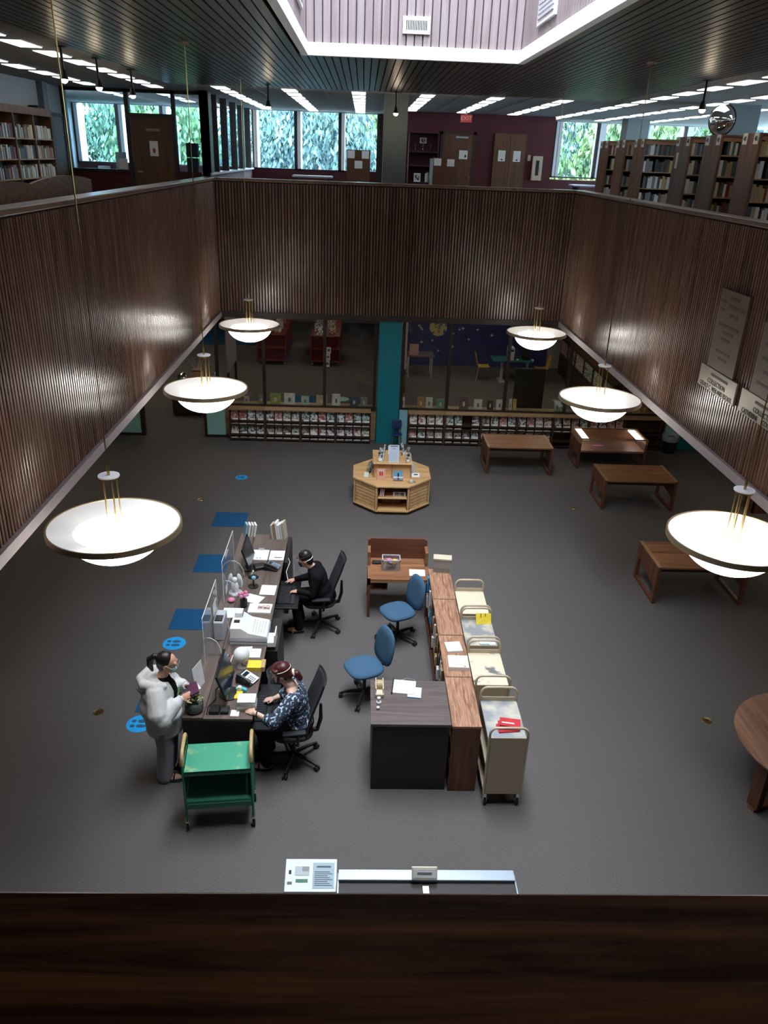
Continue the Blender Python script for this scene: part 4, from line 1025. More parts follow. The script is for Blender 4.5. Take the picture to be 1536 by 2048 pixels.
# study carrel
ca = thing('study_carrel', 'wooden study carrel with raised back and small cubby', 'desk', (0.19, 10.14, 0))
B(0.04,0.88,0.0,0.70,0.63,0.66).build('worktop', M['tablewood'], ca)
B(0.04,0.88,0.68,0.71,0.40,1.0).build('back_board', wood('carrel_red_wood', srgb(88,48,34), srgb(122,74,54), 'X', 14, 0.45), ca)
for x in (0,0.88):
    B(x,x+0.04,0.0,0.08,0,0.67).build('leg', M['oakside'], ca); B(x,x+0.04,0.63,0.71,0,1.0).build('leg', M['oakside'], ca)
    B(x,x+0.04,0.0,0.71,0.56,0.675).build('side_rail', M['tablewood'], ca)
    B(x-0.002,x+0.042,0.4,0.712,0.67,0.9).build('side_wing', M['tablewood'], ca)
B(0.04,0.30,0.05,0.6,0.45,0.47).build('cubby_floor', M['oakside'], ca); B(0.28,0.30,0.05,0.6,0.47,0.63).build('cubby_side', M['shelfdark'], ca)
B(0.0,0.92,0.0,0.02,0.6,0.63).build('front_edge', M['tableedge'], ca)
cbx = thing('supply_box', 'clear plastic box of colourful supplies on the study carrel', 'box', (0.545, 10.50, 0.66))
bw = MB(); 
for a in ((-0.13,-0.125,-0.09,0.09,0,0.17),(0.125,0.13,-0.09,0.09,0,0.17),(-0.13,0.13,-0.09,-0.085,0,0.17),(-0.13,0.13,0.085,0.09,0,0.17),(-0.13,0.13,-0.09,0.09,0,0.005)): bw.box(*a)
bw.build('walls', M['acrylic'], cbx)
MB().box(-0.14,0.14,-0.10,-0.085,0.16,0.18).box(-0.14,0.14,0.085,0.10,0.16,0.18).box(-0.14,-0.125,-0.1,0.1,0.16,0.18).box(0.125,0.14,-0.1,0.1,0.16,0.18).build('rim', M['greyplastic'], cbx)
for k in range(9):
    MB().box(-0.05,0.05,-0.03,0.03,0,0.04,Matrix.Translation((rnd.uniform(-0.06,0.06),rnd.uniform(-0.04,0.04),0.03+0.013*k))@Euler((rnd.uniform(-.3,.3),rnd.uniform(-.3,.3),rnd.uniform(0,3))).to_matrix().to_4x4()).build('supply', (M['pink'],M['paper'],M['tanedge'],M['red'],M['purple'],M['pink'],M['yellow'],M['paper'],M['pink'])[k], cbx)
flat('paper_sheet', 'white sheet on the right of the study carrel', 0.94, 10.36, 0.24, 0.2, 0.66, -0.03, M['paper'], 'paper')
tag(B(0.26,0.40,10.60,10.68,0.66,0.70).build('hole_punch', M['softblack'], bevel=0.01), 'dark stapler left of the clear box on the carrel', 'stapler')

# book carts
def cart_handle(y, w, h, t, mat):
    pts = [(0.015,y,0.16),(0.015,y,h-0.08)]
    for k in range(1,6):
        a = k/6*math.pi/2
        pts.append((0.095-0.08*math.cos(a), y, h-0.08+0.08*math.sin(a)))
    pts.append((w/2,y,h))
    pts = pts + [(w-p[0],p[1],p[2]) for p in pts[:-1][::-1]]
    MB().tube(pts, 0.014, 8).build('end_frame', mat, t, smooth=True)
def caster(x, y, t):
    t = MB().cyl((x,y,0.16),(x,y,0.11),0.02,0.026,n=10).build('caster', M['chrome'], t, smooth=True)
    MB().cyl((x-0.014,y+0.015,0.052),(x+0.014,y+0.015,0.052),0.052,n=16).build('caster_wheel', M['black'], t)
    MB().box(x-0.02,x-0.015,y-0.02,y+0.035,0.04,0.12).box(x+0.015,x+0.02,y-0.02,y+0.035,0.04,0.12).build('caster_fork', M['chrome'], t)
def book_cart(label, x, y0, y1, w, top):
    t = thing('book_cart', label, 'cart', (x, y0, 0), 0, 'beige book carts')
    L = y1-y0
    for y in (0.015, L-0.015):
        cart_handle(y, w, 1.06, t, M['beige'])
        B(0.03,w-0.03,y-0.006,y+0.006,0.17,0.93).build('end_panel', M['beige'], t)
    for z, mt in ((0.18,M['beige']),(0.52,M['beige']),(0.86,top)):
        B(0.012,w-0.012,0.02,L-0.02,z,z+0.02).build('shelf', mt, t)
        B(0.012,0.02,0.02,L-0.02,z-0.02,z+0.0).box(w-0.02,w-0.012,0.02,L-0.02,z-0.02,z+0.0).build('shelf_lip', M['beige'], t)
    B(w/2-0.01,w/2+0.01,0.02,L-0.02,0.20,0.86).build('centre_panel', M['beige'], t)
    for cx in (0.04,w-0.04):
        for cyy in (0.04,L-0.07): caster(cx, cyy, t)
    return t
book_cart('farthest beige book cart with a clean empty top', 1.39, 8.77, 9.48, 0.42, M['beige_clean'])
book_cart('beige book cart with a grey worn top and a yellow card', 1.39, 8.04, 8.74, 0.42, M['beige_worn_a'])
book_cart('beige book cart with one dark worn spot on its top', 1.39, 7.25, 7.99, 0.42, M['beige_worn_b'])
nc = book_cart('nearest beige book cart with worn silver top and red books', 1.42, 6.36, 7.07, 0.43, M['beige_worn_c'])
leaning('card', 'yellow card propped on the second farthest book cart', 1.69, 8.62, 0.88, 0.20, 0.14, M['yellow'], 0.05, 0.5, 0.004, 'card', None, [(0.3,0.34,0.6,1.0,M['ink'],'clip'),(0.6,0.64,0.7,1.0,M['ink'],'clip')])
flat('book', 'white paperback lying at the near end of the worn cart', 1.67, 8.16, 0.2, 0.10, 0.88, 0.03, M['paper'], 'book', 0.025, None, [(0.0,0.6,0.0,0.3,plain('pale_blue_print', srgb(150,180,206), 0.6),'print')])
for i in range(3):
    flat('book', ('lower','middle','upper')[i]+' red book piled on the nearest cart', 1.66+0.015*i, 6.58+0.02*i, 0.22, 0.13, 0.88+0.018*i, 0.1-0.14*i, M['red'], 'book', 0.018, 'red books on the cart', [(0.1,0.7,0.3,0.45,M['paper2'],'title_print')])

# green cart
gc = thing('green_book_cart', 'green metal book cart with tan handles beside the standing woman', 'cart', (-1.66, 5.98, 0), 0.10)
W = 0.67; D = 0.42
for x in (0.0, W):
    pts = [(x,0.02,0.12),(x,0.02,0.90),(x,0.05,0.95),(x,0.10,0.975),(x,D-0.10,0.975),(x,D-0.05,0.95),(x,D-0.02,0.90),(x,D-0.02,0.12)]
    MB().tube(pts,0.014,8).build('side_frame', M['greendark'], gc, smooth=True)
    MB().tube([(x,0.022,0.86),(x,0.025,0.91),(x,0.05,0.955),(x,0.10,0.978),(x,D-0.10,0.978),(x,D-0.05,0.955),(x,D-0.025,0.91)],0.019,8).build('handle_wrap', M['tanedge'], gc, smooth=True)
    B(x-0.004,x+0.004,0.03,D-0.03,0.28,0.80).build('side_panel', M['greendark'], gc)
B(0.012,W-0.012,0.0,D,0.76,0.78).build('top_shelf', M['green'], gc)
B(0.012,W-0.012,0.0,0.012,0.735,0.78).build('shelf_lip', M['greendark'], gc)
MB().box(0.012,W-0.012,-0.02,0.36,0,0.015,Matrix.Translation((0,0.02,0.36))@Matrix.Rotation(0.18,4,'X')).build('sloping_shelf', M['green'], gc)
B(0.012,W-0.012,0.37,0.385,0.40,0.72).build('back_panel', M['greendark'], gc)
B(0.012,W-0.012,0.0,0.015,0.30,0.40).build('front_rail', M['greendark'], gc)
for x in (0.0,W):
    for y in (0.03,D-0.04): caster(x,y,gc)

# ------------------------------------------------------------------ chairs
def star_base(t, z_seat, r=0.30, a0=0.3):
    MB().lathe([(0,0.07),(0.045,0.07),(0.045,0.11),(0.03,0.13),(0.022,0.14),(0.022,z_seat-0.03),(0,z_seat-0.03)],14).build('gas_column', M['black'], t, smooth=True)
    for k in range(5):
        a = a0+k*2*math.pi/5
        c, s = math.cos(a), math.sin(a)
        MB().tube([(0.03*c,0.03*s,0.105),(r*0.6*c,r*0.6*s,0.095),(r*c,r*s,0.075)],[0.026,0.022,0.016],8).build('base_arm', M['black'], t, smooth=True)
        cs_ = MB()
        p = Vector((r*c, r*s, 0)); q = Vector((-s, c, 0))
        cs_.cyl(p+q*0.008+Vector((0,0,0.03)), p+q*0.028+Vector((0,0,0.03)), 0.03, n=12)
        cs_.cyl(p-q*0.028+Vector((0,0,0.03)), p-q*0.008+Vector((0,0,0.03)), 0.03, n=12)
        cs_.cyl(p+Vector((0,0,0.03)), p+Vector((0,0,0.08)), 0.010, n=8)
        cs_.build('caster', M['softblack'], t)
def pad(fn_w, d0, d1, th, mat, name, t, mtx, n=10):
    """rounded cushion: superellipse outline, pillow profile"""
    v = MB(); k = 28; rings = []
    prof = [(0.0,th/2),(0.6,th/2),(0.9,th*0.40),(1.0,th*0.1),(1.0,-th*0.1),(0.93,-th*0.42),(0.6,-th/2),(0.0,-th/2)]
    vs = []; fs = []
    for (s, z) in prof:
        for j in range(k):
            q = 2*math.pi*j/k
            c, sn = math.cos(q), math.sin(q)
            e = 2/3.2
            x = math.copysign(abs(c)**e, c); y = math.copysign(abs(sn)**e, sn)
            yy = y*s
            vs.append((x*s*fn_w((yy+1)/2), d0+(d1-d0)*(yy+1)/2, z))
    for i in range(len(prof)-1):
        for j in range(k):
            fs.append((i*k+j, i*k+(j+1)%k, (i+1)*k+(j+1)%k, (i+1)*k+j))
    v.add(vs, fs, mtx)
    return v.build(name, mat, t, smooth=2)
def task_chair(label, loc, rz):
    """faces local -X; back at +X"""
    t = thing('task_chair', label, 'chair', loc, rz, 'blue task chairs')
    star_base(t, 0.47, 0.30, 0.2)
    yx = Matrix(((0,1,0,0),(1,0,0,0),(0,0,1,0),(0,0,0,1)))
    pad(lambda u: 0.235-0.02*abs(u-0.5), -0.25, 0.22, 0.075, M['bluefab'], 'seat', t, Matrix.Translation((0,0,0.47)) @ yx)
    B(-0.1,0.12,-0.09,0.09,0.405,0.43).build('seat_plate', M['black'], t)
    MB().tube([(0.10,0,0.41),(0.24,0,0.41),(0.285,0,0.46),(0.30,0,0.62)],0.018,8).build('back_bar', M['black'], t, smooth=True)
    bm_ = Matrix.Translation((0.235,0,0.475)) @ Matrix.Rotation(0.18,4,'Y') @ Matrix(((0,0,1,0),(1,0,0,0),(0,1,0,0),(0,0,0,1)))
    pad(lambda u: 0.225*(1-0.22*max(0,u-0.6)/0.4), 0.0, 0.50, 0.06, M['bluefab'], 'backrest', t, bm_)
    MB().tube([(-0.02,0.1,0.42),(-0.02,0.24,0.42)],0.008,6).build('lever', M['black'], t)
    return t
task_chair('nearer empty blue task chair, left of the dark side desk', (0.15, 8.22, 0), 0.46)
task_chair('farther empty blue task chair, in front of the study carrel', (0.63, 9.57, 0), 0.46)
def mesh_chair(label, loc, rz, seat=0.47):
    t = thing('office_chair', label, 'chair', loc, rz, 'black mesh office chairs')
    star_base(t, seat, 0.32, 0.55)
    yx = Matrix(((0,1,0,0),(1,0,0,0),(0,0,1,0),(0,0,0,1)))
    pad(lambda u: 0.245, -0.26, 0.22, 0.07, M['softblack'], 'seat', t, Matrix.Translation((0,0,seat)) @ yx)
    B(-0.1,0.14,-0.1,0.1,seat-0.09,seat-0.045).build('mechanism', M['black'], t, bevel=0.01)
    def back(u, v_):
        y = (u-0.5)*2; z = v_
        w = 0.225*(1-0.12*z)
        return (0.20+0.10*z-0.05*math.cos(z*2.6)+0.05*y*y*-0.8+0.02, w*y*1.0, seat+0.08+0.60*z)
    m_ = MB().grid(back, 8, 10).build('back_mesh', M['meshblack'], t, smooth=2, fix=False)
    sm = m_.modifiers.new('thickness','SOLIDIFY'); sm.thickness = 0.012
    rim = [back(0,j/10) for j in range(11)]+[back(i/8,1) for i in range(1,9)]+[back(1,1-j/10) for j in range(1,11)]+[back(1-i/8,0) for i in range(1,8)]
    MB().tube(rim,0.013,6,closed=True).build('back_frame', M['black'], t, smooth=True)
    MB().tube([(0.10,0,seat-0.07),(0.27,0,seat-0.05),(0.31,0,seat+0.10),(0.31,0,seat+0.30)],[0.03,0.028,0.024,0.016],8).build('spine', M['black'], t, smooth=True)
    for s in (-1,1):
        MB().tube([(0.02,s*0.24,seat-0.05),(0.03,s*0.29,seat-0.02),(0.03,s*0.29,seat+0.14)],0.016,8).build('arm_post', M['black'], t, smooth=True)
        B(-0.14,0.12,s*0.29-0.035,s*0.29+0.035,seat+0.14,seat+0.17).build('armrest', M['softblack'], t, bevel=0.012, segs=2)
    return t
mesh_chair('black mesh office chair under the clerk in black', (-0.50, 9.86, 0), 0.12)
mesh_chair('black mesh office chair under the woman in the floral blouse', (-0.66, 7.05, 0), 0.15)

# ------------------------------------------------------------------ magazine shelves under the window wall
mag_upper = [MB().box(-0.088,0.088,0,0.006,0,0.235,Matrix.Rotation(-0.28,4,'X')).mesh('cover', mt) for mt in COVERS]
mag_strip = MB().box(-0.04,0.085,-0.004,-0.001,0.0,0.04,Matrix.Rotation(-0.28,4,'X')).mesh('label_strip', M['paper'])
mag_flat = [MB().box(-0.088,0.088,0,0.2,0,0.03).mesh('cover', mt) for mt in COVERS]
mag_edge = MB().box(-0.08,0.08,-0.003,0,0.004,0.026).mesh('page_edge', M['paper2'])
rnd = random.Random(11)
bays = [(-3.08+0.845*i, 0.845, 'left', i) for i in range(4)] + [(1.2+0.88*i, 0.88, 'right', i) for i in range(7)]
for bi, (x0, w, side_, idx) in enumerate(bays):
    where = ('%s magazine shelf left of teal pillar' % ORD[3-idx]) if side_ == 'left' else ('%s magazine shelf right of teal pillar' % ORD[idx])
    t = thing('magazine_shelf', where + ', low and dark brown', 'shelf', (x0, 17.95, 0), 0, 'magazine shelves under the windows')
    B(0.0,0.02,0,0.26,0,0.78).build('side', M['magwood'], t); B(w-0.02,w,0,0.26,0,0.78).build('side', M['magwood'], t)
    B(0.02,w-0.02,0.24,0.26,0,0.78).build('back', M['shelfdark'], t)
    B(0.0,w-0.004,-0.02,0.27,0.78,0.81).build('top', M['shelftan'], t, bevel=0.003)
    for z in (0.05,0.16,0.40,0.50):
        B(0.02,w-0.02,0.0,0.24,z,z+0.015).build('shelf', M['magwood'], t)
        B(0.02,w-0.02,-0.012,0.0,z-0.012,z+0.024).build('front_lip', M['shelfdark'], t)
    if side_ == 'right' and idx == 6: continue
    for row, (zu, zf) in enumerate(((0.52,0.415),(0.18,0.065))):
        rown = ('upper','lower')[row]
        for k in range(4):
            if (bi, row, k) == (5, 0, 2): continue
            xx = x0+0.02+(w-0.04)*(k+0.5)/4
            if not (side_ == 'right' and idx > 3 and row == 1):
                o = thing('magazine', '%s face-out magazine, %s row, %s' % (ORD[k], rown, where), 'magazine', (xx, 17.99, zu), 0, 'magazines facing out')
                link('cover', mag_upper[rnd.randrange(8)], o)
                link('label_strip', mag_strip, o)
                o = thing('magazine_pile', '%s flat magazine pile, %s row, %s' % (ORD[k], rown, where), 'magazines', (xx, 17.965+rnd.uniform(0,0.03), zf), 0, 'flat magazine piles')
                link('cover', mag_flat[rnd.randrange(8)], o); link('page_edge', mag_edge, o)
# ledge behind the glass with display books
ledge = MB(); ledge.box(-3.35,0.42,18.27,18.62,0.0,0.80); ledge.box(0.98,7.9,18.27,18.62,0.0,0.80)
struct('trim_6', ledge, M['shelftan'])
disp = [(-2.72,.13,.18,'paper2'),(-2.36,.15,.24,'grey'),(-2.02,.26,.27,'greeny'),(-1.68,.26,.28,'white'),(-1.30,.19,.22,'mint'),(-0.90,.26,.25,'tan'),(-0.55,.2,.29,'white'),(0.02-0.13,.22,.23,'blue'),(0.13,.16,.23,'grey'),
        (1.08,.08,.26,'paper2'),(1.52,.18,.27,'orange'),(1.72,.17,.27,'paper2'),(2.0,.2,.24,'green2'),(2.57,.22,.30,'maroon'),(2.92,.2,.25,'paper2'),(3.22,.15,.24,'dark'),(3.45,.17,.26,'white'),(3.72,.07,.28,'white'),(3.82,.09,.28,'yellow'),(4.88,.16,.25,'mint'),(6.5,.24,.26,'red'),(6.85,.2,.28,'yellow'),(7.05,.2,.26,'orange')]
cols = {'paper2':srgb(206,202,190),'grey':srgb(130,136,132),'greeny':srgb(150,160,84),'white':srgb(214,218,212),'mint':srgb(180,200,184),'tan':srgb(190,168,124),'blue':srgb(74,80,104),'orange':srgb(178,126,74),'green2':srgb(120,160,120),'maroon':srgb(110,80,80),'dark':srgb(60,54,48),'yellow':srgb(200,178,90),'red':srgb(150,50,50)}
dm = {k: cover('display_cover_'+k, v, tuple(min(1,q*1.25) for q in v), 9) for k, v in cols.items()}
for i, (x, w, h, c_) in enumerate(disp):
    nth = '%s display book from the left on the ledge %s of the teal pillar' % ((ORD[i], 'left') if i < 9 else (ORD[i-9], 'right'))
    t = thing('display_book', nth, 'book', (x, 18.40, 0.80), 0, 'display books behind the glass')
    m = Matrix.Rotation(-0.2,4,'X')
    MB().box(-w/2,w/2,0,0.014,0,h,m).build('cover', dm[c_], t)
    MB().box(-w/2+0.004,w/2-0.004,0.002,0.012,0.004,h+0.001,m).build('pages', M['paper2'], t)
    MB().box(-w*0.12,w*0.12,-0.002,0,h*0.25,h*0.6,m).build('cover_picture', M['greyink'] if c_ in ('white','paper2','mint') else M['paper2'], t)
bc_ = thing('stacking_chair', 'dark blue chair behind the octagonal display against the teal pillar', 'chair', (1.02, 17.72, 0), 0)
pad(lambda u: 0.2, -0.2, 0.2, 0.05, plain('navy_plastic', srgb(26,44,96), 0.5), 'seat', bc_, Matrix.Translation((0,0,0.42)))
pad(lambda u: 0.19, 0.0, 0.32, 0.04, plain('navy_plastic_back', srgb(26,44,96), 0.5), 'backrest', bc_, Matrix.Translation((0,0.2,0.52)) @ Matrix.Rotation(1.4,4,'X'))
for sx in (-1,1):
    for sy in (-1,1): MB().cyl((sx*0.16,sy*0.16,0.41),(sx*0.19,sy*0.19,0.0),0.011,n=8).build('leg', M['chrome'], bc_)
    MB().cyl((sx*0.15,0.19,0.42),(sx*0.15,0.215,0.7),0.010,n=8).build('back_post', M['chrome'], bc_)
tb = thing('trash_can', 'black trash can with pale liner beside the right teal pillar', 'bin', (7.62, 17.9, 0))
MB().lathe([(0,0),(0.16,0),(0.19,0.36),(0.18,0.36),(0.15,0.02),(0,0.02)],20).build('body', M['black'], tb, smooth=True)
MB().lathe([(0.186,0.30),(0.2,0.37),(0.205,0.43),(0.19,0.45),(0.17,0.40)],20,cap=False).build('liner', clearmat('grey_liner',(0.8,0.85,0.85),0.08,0.2,0.35), tb, smooth=True)

bc_.scale = (0.62,0.62,0.78); bc_.location = (0.93, 17.78, 0)
# ------------------------------------------------------------------ children's room behind the glass
redm = plain('red_shelf_paint', srgb(120,34,28), 0.5, noise=0.1, nscale=8)
rnd = random.Random(21)
for ci, (x, y) in enumerate(((-3.36, 25.4), (-1.6, 25.4))):
    t = thing('red_shelf_cart', ('red rolling bookshelf behind the left pane of the window wall','red rolling bookshelf behind the middle window mullion')[ci], 'bookshelf', (x, y, 0), 0, 'red rolling bookshelves')
    W = 0.95; D = 2.6
    for xx in (0, W-0.03): B(xx,xx+0.03,0,D,0.12,1.0).build('side', redm, t)
    for z in (0.14,0.55,0.97): B(0.03,W-0.03,0,D,z,z+0.03).build('shelf', redm, t)
    B(0.03,W-0.03,0.3,0.33,0.17,0.97).build('divider', redm, t)
    for xx in (0.05,W-0.05): MB().cyl((xx-0.02,0.06,0.06),(xx+0.02,0.06,0.06),0.06,n=12).build('wheel', M['chrome'], t)
    for k in range(9):
        o = thing('picture_book', '%s upright book on top of the %s red rolling bookshelf' % (ORD[k], ('left','right')[ci]), 'book', (x+0.25+0.4*(k%2)+rnd.uniform(-.05,.05), y+0.15+0.25*k, 1.0), rnd.uniform(-.4,.4), 'books on the red bookshelves')
        link('cover', MB().box(-0.11,0.11,0,0.02,0,0.26,Matrix.Rotation(-0.2,4,'X')).mesh('cover', COVERS[k%8]), o)
        link('pages', MB().box(-0.106,0.106,0.003,0.017,0.003,0.262,Matrix.Rotation(-0.2,4,'X')).mesh('pages', M['paper2']), o)
for i in range(3):
    leaning('picture_book', ORD[i]+' white book face-out on the front of the right red bookshelf', -1.05+0.02*i, 25.3, 0.02+0.22*i, 0.14, 0.2, M['paper'], 0, 0.1, 0.015, 'book', 'books on the red bookshelf front', [(0.2,0.8,0.3,0.7,M['greyink'],'cover_picture')])
struct('floor_blue_rug', B(-6.2,-3.2,28.2,31.5,0,0.012), M['carpetblue'])
tag(B(-2.0,-1.0,21.3,21.9,0,0.006).build('carpet_square', M['carpetblue']), 'blue carpet square behind the left window wall', 'carpet tile')
tag(MB().lathe([(0,0),(0.22,0),(0.22,0.006),(0,0.006)],28,(-0.5,21.7,0)).build('floor_sticker', M['mint']), 'pale round sticker on the carpet behind the left window wall', 'sticker')
def kid_chair(label, loc, rz, mat):
    t = thing('kid_chair', label, 'chair', loc, rz, 'yellow shell chairs')
    def shell(u, v_):
        y = (u-0.5)*2
        if v_ < 0.5:
            s = v_/0.5; return (-0.22+0.38*s, 0.2*y, 0.43+0.02*y*y-0.02*math.sin(s*3.1))
        s = (v_-0.5)/0.5
        return (0.16+0.10*math.sin(s*1.2), 0.2*y*(1-0.35*s*s), 0.43+0.42*s+0.02*y*y)
    m_ = MB().grid(shell, 8, 14).build('shell', mat, t, smooth=2, fix=False)
    sm = m_.modifiers.new('thickness','SOLIDIFY'); sm.thickness = 0.015
    for sx in (-0.15,0.13):
        for sy in (-1,1): MB().cyl((sx,sy*0.12,0.42),(sx*1.5,sy*0.2,0),0.011,n=8).build('leg', M['chrome'], t)
yel = plain('yellow_shell', srgb(196,156,60), 0.5)
kid_chair('yellow shell chair left of the teal computer table', (3.88, 24.3, 0), math.pi, yel)
kid_chair('shaded yellow shell chair right of the teal computer table', (5.75, 24.2, 0), 0, yel)
kt = thing('computer_table', 'teal table with computers in front of the starry mural', 'table', (4.1, 23.9, 0))
B(0.05,1.3,0,0.7,0.68,0.71).build('tabletop', plain('teal_laminate', srgb(40,110,110), 0.5), kt)
for x in (0.35,1.15): B(x,x+0.08,0.3,0.4,0.04,0.68).build('leg', M['greyplastic'], kt); B(x-0.05,x+0.13,0.05,0.65,0,0.04).build('foot', M['greyplastic'], kt)
for i, x in enumerate((4.72, 5.2)):
    t = thing('computer_tower', ('white computer tower on the teal table','dark computer tower on the teal table')[i], 'computer', (x, 24.2, 0.71), 0, 'computers on the teal table')
    B(-0.09,0.09,-0.18,0.18,0,0.38).build('case', (M['greyplastic'],M['black'])[i], t, bevel=0.008); B(-0.06,0.06,-0.184,-0.18,0.26,0.33).build('drive', M['ink'], t)
    MB().tube([(0.1,-0.1,0.02),(0.2,-0.14,0.1),(0.24,-0.05,0.3),(0.16,0.05,0.42)],0.012,6).build('cable', M['black'], t)
    MB().ell((0.2,-0.15,0.02),(0.05,0.08,0.02)).build('mouse', M['greyplastic'], t, smooth=2)
pt = thing('small_table', 'pale table in front of the mural left corner', 'table', (1.5, 24.3, 0))
B(0,0.85,0,0.7,0.66,0.69).build('tabletop', plain('mauve_laminate', srgb(110,92,104), 0.6), pt)
for x in (0.04,0.78):
    for y in (0.04,0.62): MB().cyl((x,y,0),(x,y,0.66),0.02,n=8).build('leg', M['greyplastic'], pt)
tag(B(1.56,1.85,24.45,24.52,0.69,1.02).build('notice_box', plain('pink_card', srgb(206,160,160), 0.6)), 'pink upright card on the pale table', 'card')
pl = thing('hanging_pole', 'cream pole with ropes hanging behind the window by the teal pillar', 'pole', (1.33, 22.5, 0))
MB().cyl((0,0,0.72),(0,0,2.95),0.035,n=10).build('pole', M['cream'], pl); MB().tube([(-0.12,0,2.2),(-0.1,0.02,1.2),(-0.02,0,0.75),(0.08,0,0.95),(0.1,0.03,1.1),(0.04,0,0.8)],0.012,6).build('rope', M['cream'], pl)
MB().cyl((0,0,0),(0,0,0.72),0.015,n=8).build('lower_post', M['darkbrown'], pl)
bp_ = thing('reflection_panel', 'dark upright panel standing in for a reflection in the right window panes', 'screen', (4.0, 19.6, 0))  # panel added in place of a dark reflection in the window glass
B(0,0.78,0,0.05,0.03,1.55).build('panel', plain('dark_grey_reflection', srgb(58,54,48), 0.7), bp_); B(0.05,0.12,-0.15,0.2,0,0.03).build('foot', M['black'], bp_); B(0.66,0.73,-0.15,0.2,0,0.03).build('foot', M['black'], bp_)
ws = thing('wall_bookshelf', 'long dark bookshelf along the right lower room', 'bookshelf', (6.6, 19.5, 0))
B(0,0.3,0,6.0,0,1.2).build('body', M['shelfdark'], ws); B(-0.02,0.32,0,6.0,1.2,1.23).build('top', M['magwood'], ws)
for k in range(6): B(-0.012,0,0.1+k,0.9+k,0.7,1.1).build('book_row', COVERS[(k*3)%8], ws)
bin_ = thing('blue_bin', 'blue bin standing inside the right window', 'bin', (6.15,18.95,0))
B(-0.25,0.2,-0.2,0.2,0,0.95).build('body', plain('lilac_blue', srgb(80,84,120), 0.5), bin_, bevel=0.02); B(-0.26,0.21,-0.21,0.21,0.95,1.0).build('lid', plain('lilac_lid', srgb(90,94,130), 0.5), bin_)
# things on a low cabinet left of the window wall
cbn = thing('toy_cabinet', 'low dark cabinet with curios left of the window wall', 'cabinet', (-4.85, 19.8, 0))
B(0,0.75,0,0.9,0.05,0.70).build('body', M['shelfdark'], cbn); B(-0.02,0.77,-0.02,0.92,0.70,0.74).build('top', M['darkbrown'], cbn); B(0.05,0.7,0.05,0.85,0,0.05).build('plinth', M['black'], cbn)
B(0.36,0.38,-0.008,0,0.1,0.65).build('door_gap', M['ink'], cbn)
cg_ = thing('silver_globe', 'shiny silver ball on the low dark cabinet', 'ball', (-4.58, 20.05, 0.74))
MB().ell((0,0,0.2),(0.15,0.15,0.15),n=20,m=12).build('ball', M['chrome'], cg_, smooth=2); MB().lathe([(0,0),(0.08,0),(0.05,0.06),(0,0.06)],14).build('stand', M['black'], cg_)
wd = thing('amber_box', 'amber wooden box on the low dark cabinet', 'box', (-4.2, 20.1, 0.74))
B(-0.12,0.12,-0.12,0.12,0,0.40).build('body', M['oak'], wd); B(-0.13,0.13,-0.13,0.13,0.40,0.43).build('lid', M['oakside'], wd)
gv = thing('glass_jar', 'round glass jar at the right of the amber box', 'jar', (-3.75, 20.3, 0.74))
MB().ell((0,0,0.14),(0.13,0.13,0.14),n=18,m=10).build('bowl', clearmat('jar_glass',(0.8,0.88,0.84),0.1,0.05,0.12), gv, smooth=2); MB().lathe([(0.05,0.26),(0.07,0.3),(0.06,0.31)],14,cap=False).build('neck', M['greyplastic'], gv)
cbn2 = thing('toy_cabinet', 'second low dark cabinet under the glass jar', 'cabinet', (-4.06, 19.9, 0)); B(0,0.55,0,0.8,0.05,0.70).build('body', M['shelfdark'], cbn2); B(-0.015,0.57,-0.02,0.82,0.70,0.74).build('top', M['darkbrown'], cbn2)
br = thing('branch_vase', 'bare branches standing behind the amber box', 'branches', (-4.3, 20.45, 0.74))
MB().lathe([(0,0),(0.05,0),(0.06,0.1),(0.03,0.2),(0,0.2)],12).build('vase', M['black'], br)
for k in range(6):
    a = k*1.05; MB().tube([(0,0,0.15),(0.08*math.cos(a),0.08*math.sin(a),0.4),(0.22*math.cos(a),0.15*math.sin(a),0.65)],0.006,5).build('branch', M['greyplastic'], br)
mvp = thing('hanging_board', 'mauve grey board standing behind the left wall end', 'board', (-3.62, 21.2, 0))
B(-0.02,0.02,0,1.6,0.8,2.3).build('board', plain('mauve_board', srgb(150,138,146), 0.6), mvp); B(-0.03,0.03,0.1,0.16,0,0.8).build('leg', M['black'], mvp); B(-0.03,0.03,1.44,1.5,0,0.8).build('leg', M['black'], mvp)

# ------------------------------------------------------------------ plaques on the right slatted wall
def text_part(name, s, size, mat, parent, mtx, sx=1.0):
    cu = bpy.data.curves.new(name, 'FONT'); cu.body = s; cu.size = size; cu.align_x = 'CENTER'; cu.align_y = 'CENTER'; cu.extrude = 0.002; cu.resolution_u = 2
    o = bpy.data.objects.new(name+'_tmp', cu); C.objects.link(o)
    bpy.context.view_layer.update()
    me = bpy.data.meshes.new_from_object(o.evaluated_get(bpy.context.evaluated_depsgraph_get()))
    bpy.data.objects.remove(o)
    me.transform(mtx @ Matrix.Diagonal((sx,1,1,1)))
    me.materials.clear(); me.materials.append(mat)
    return link(name, me, parent)
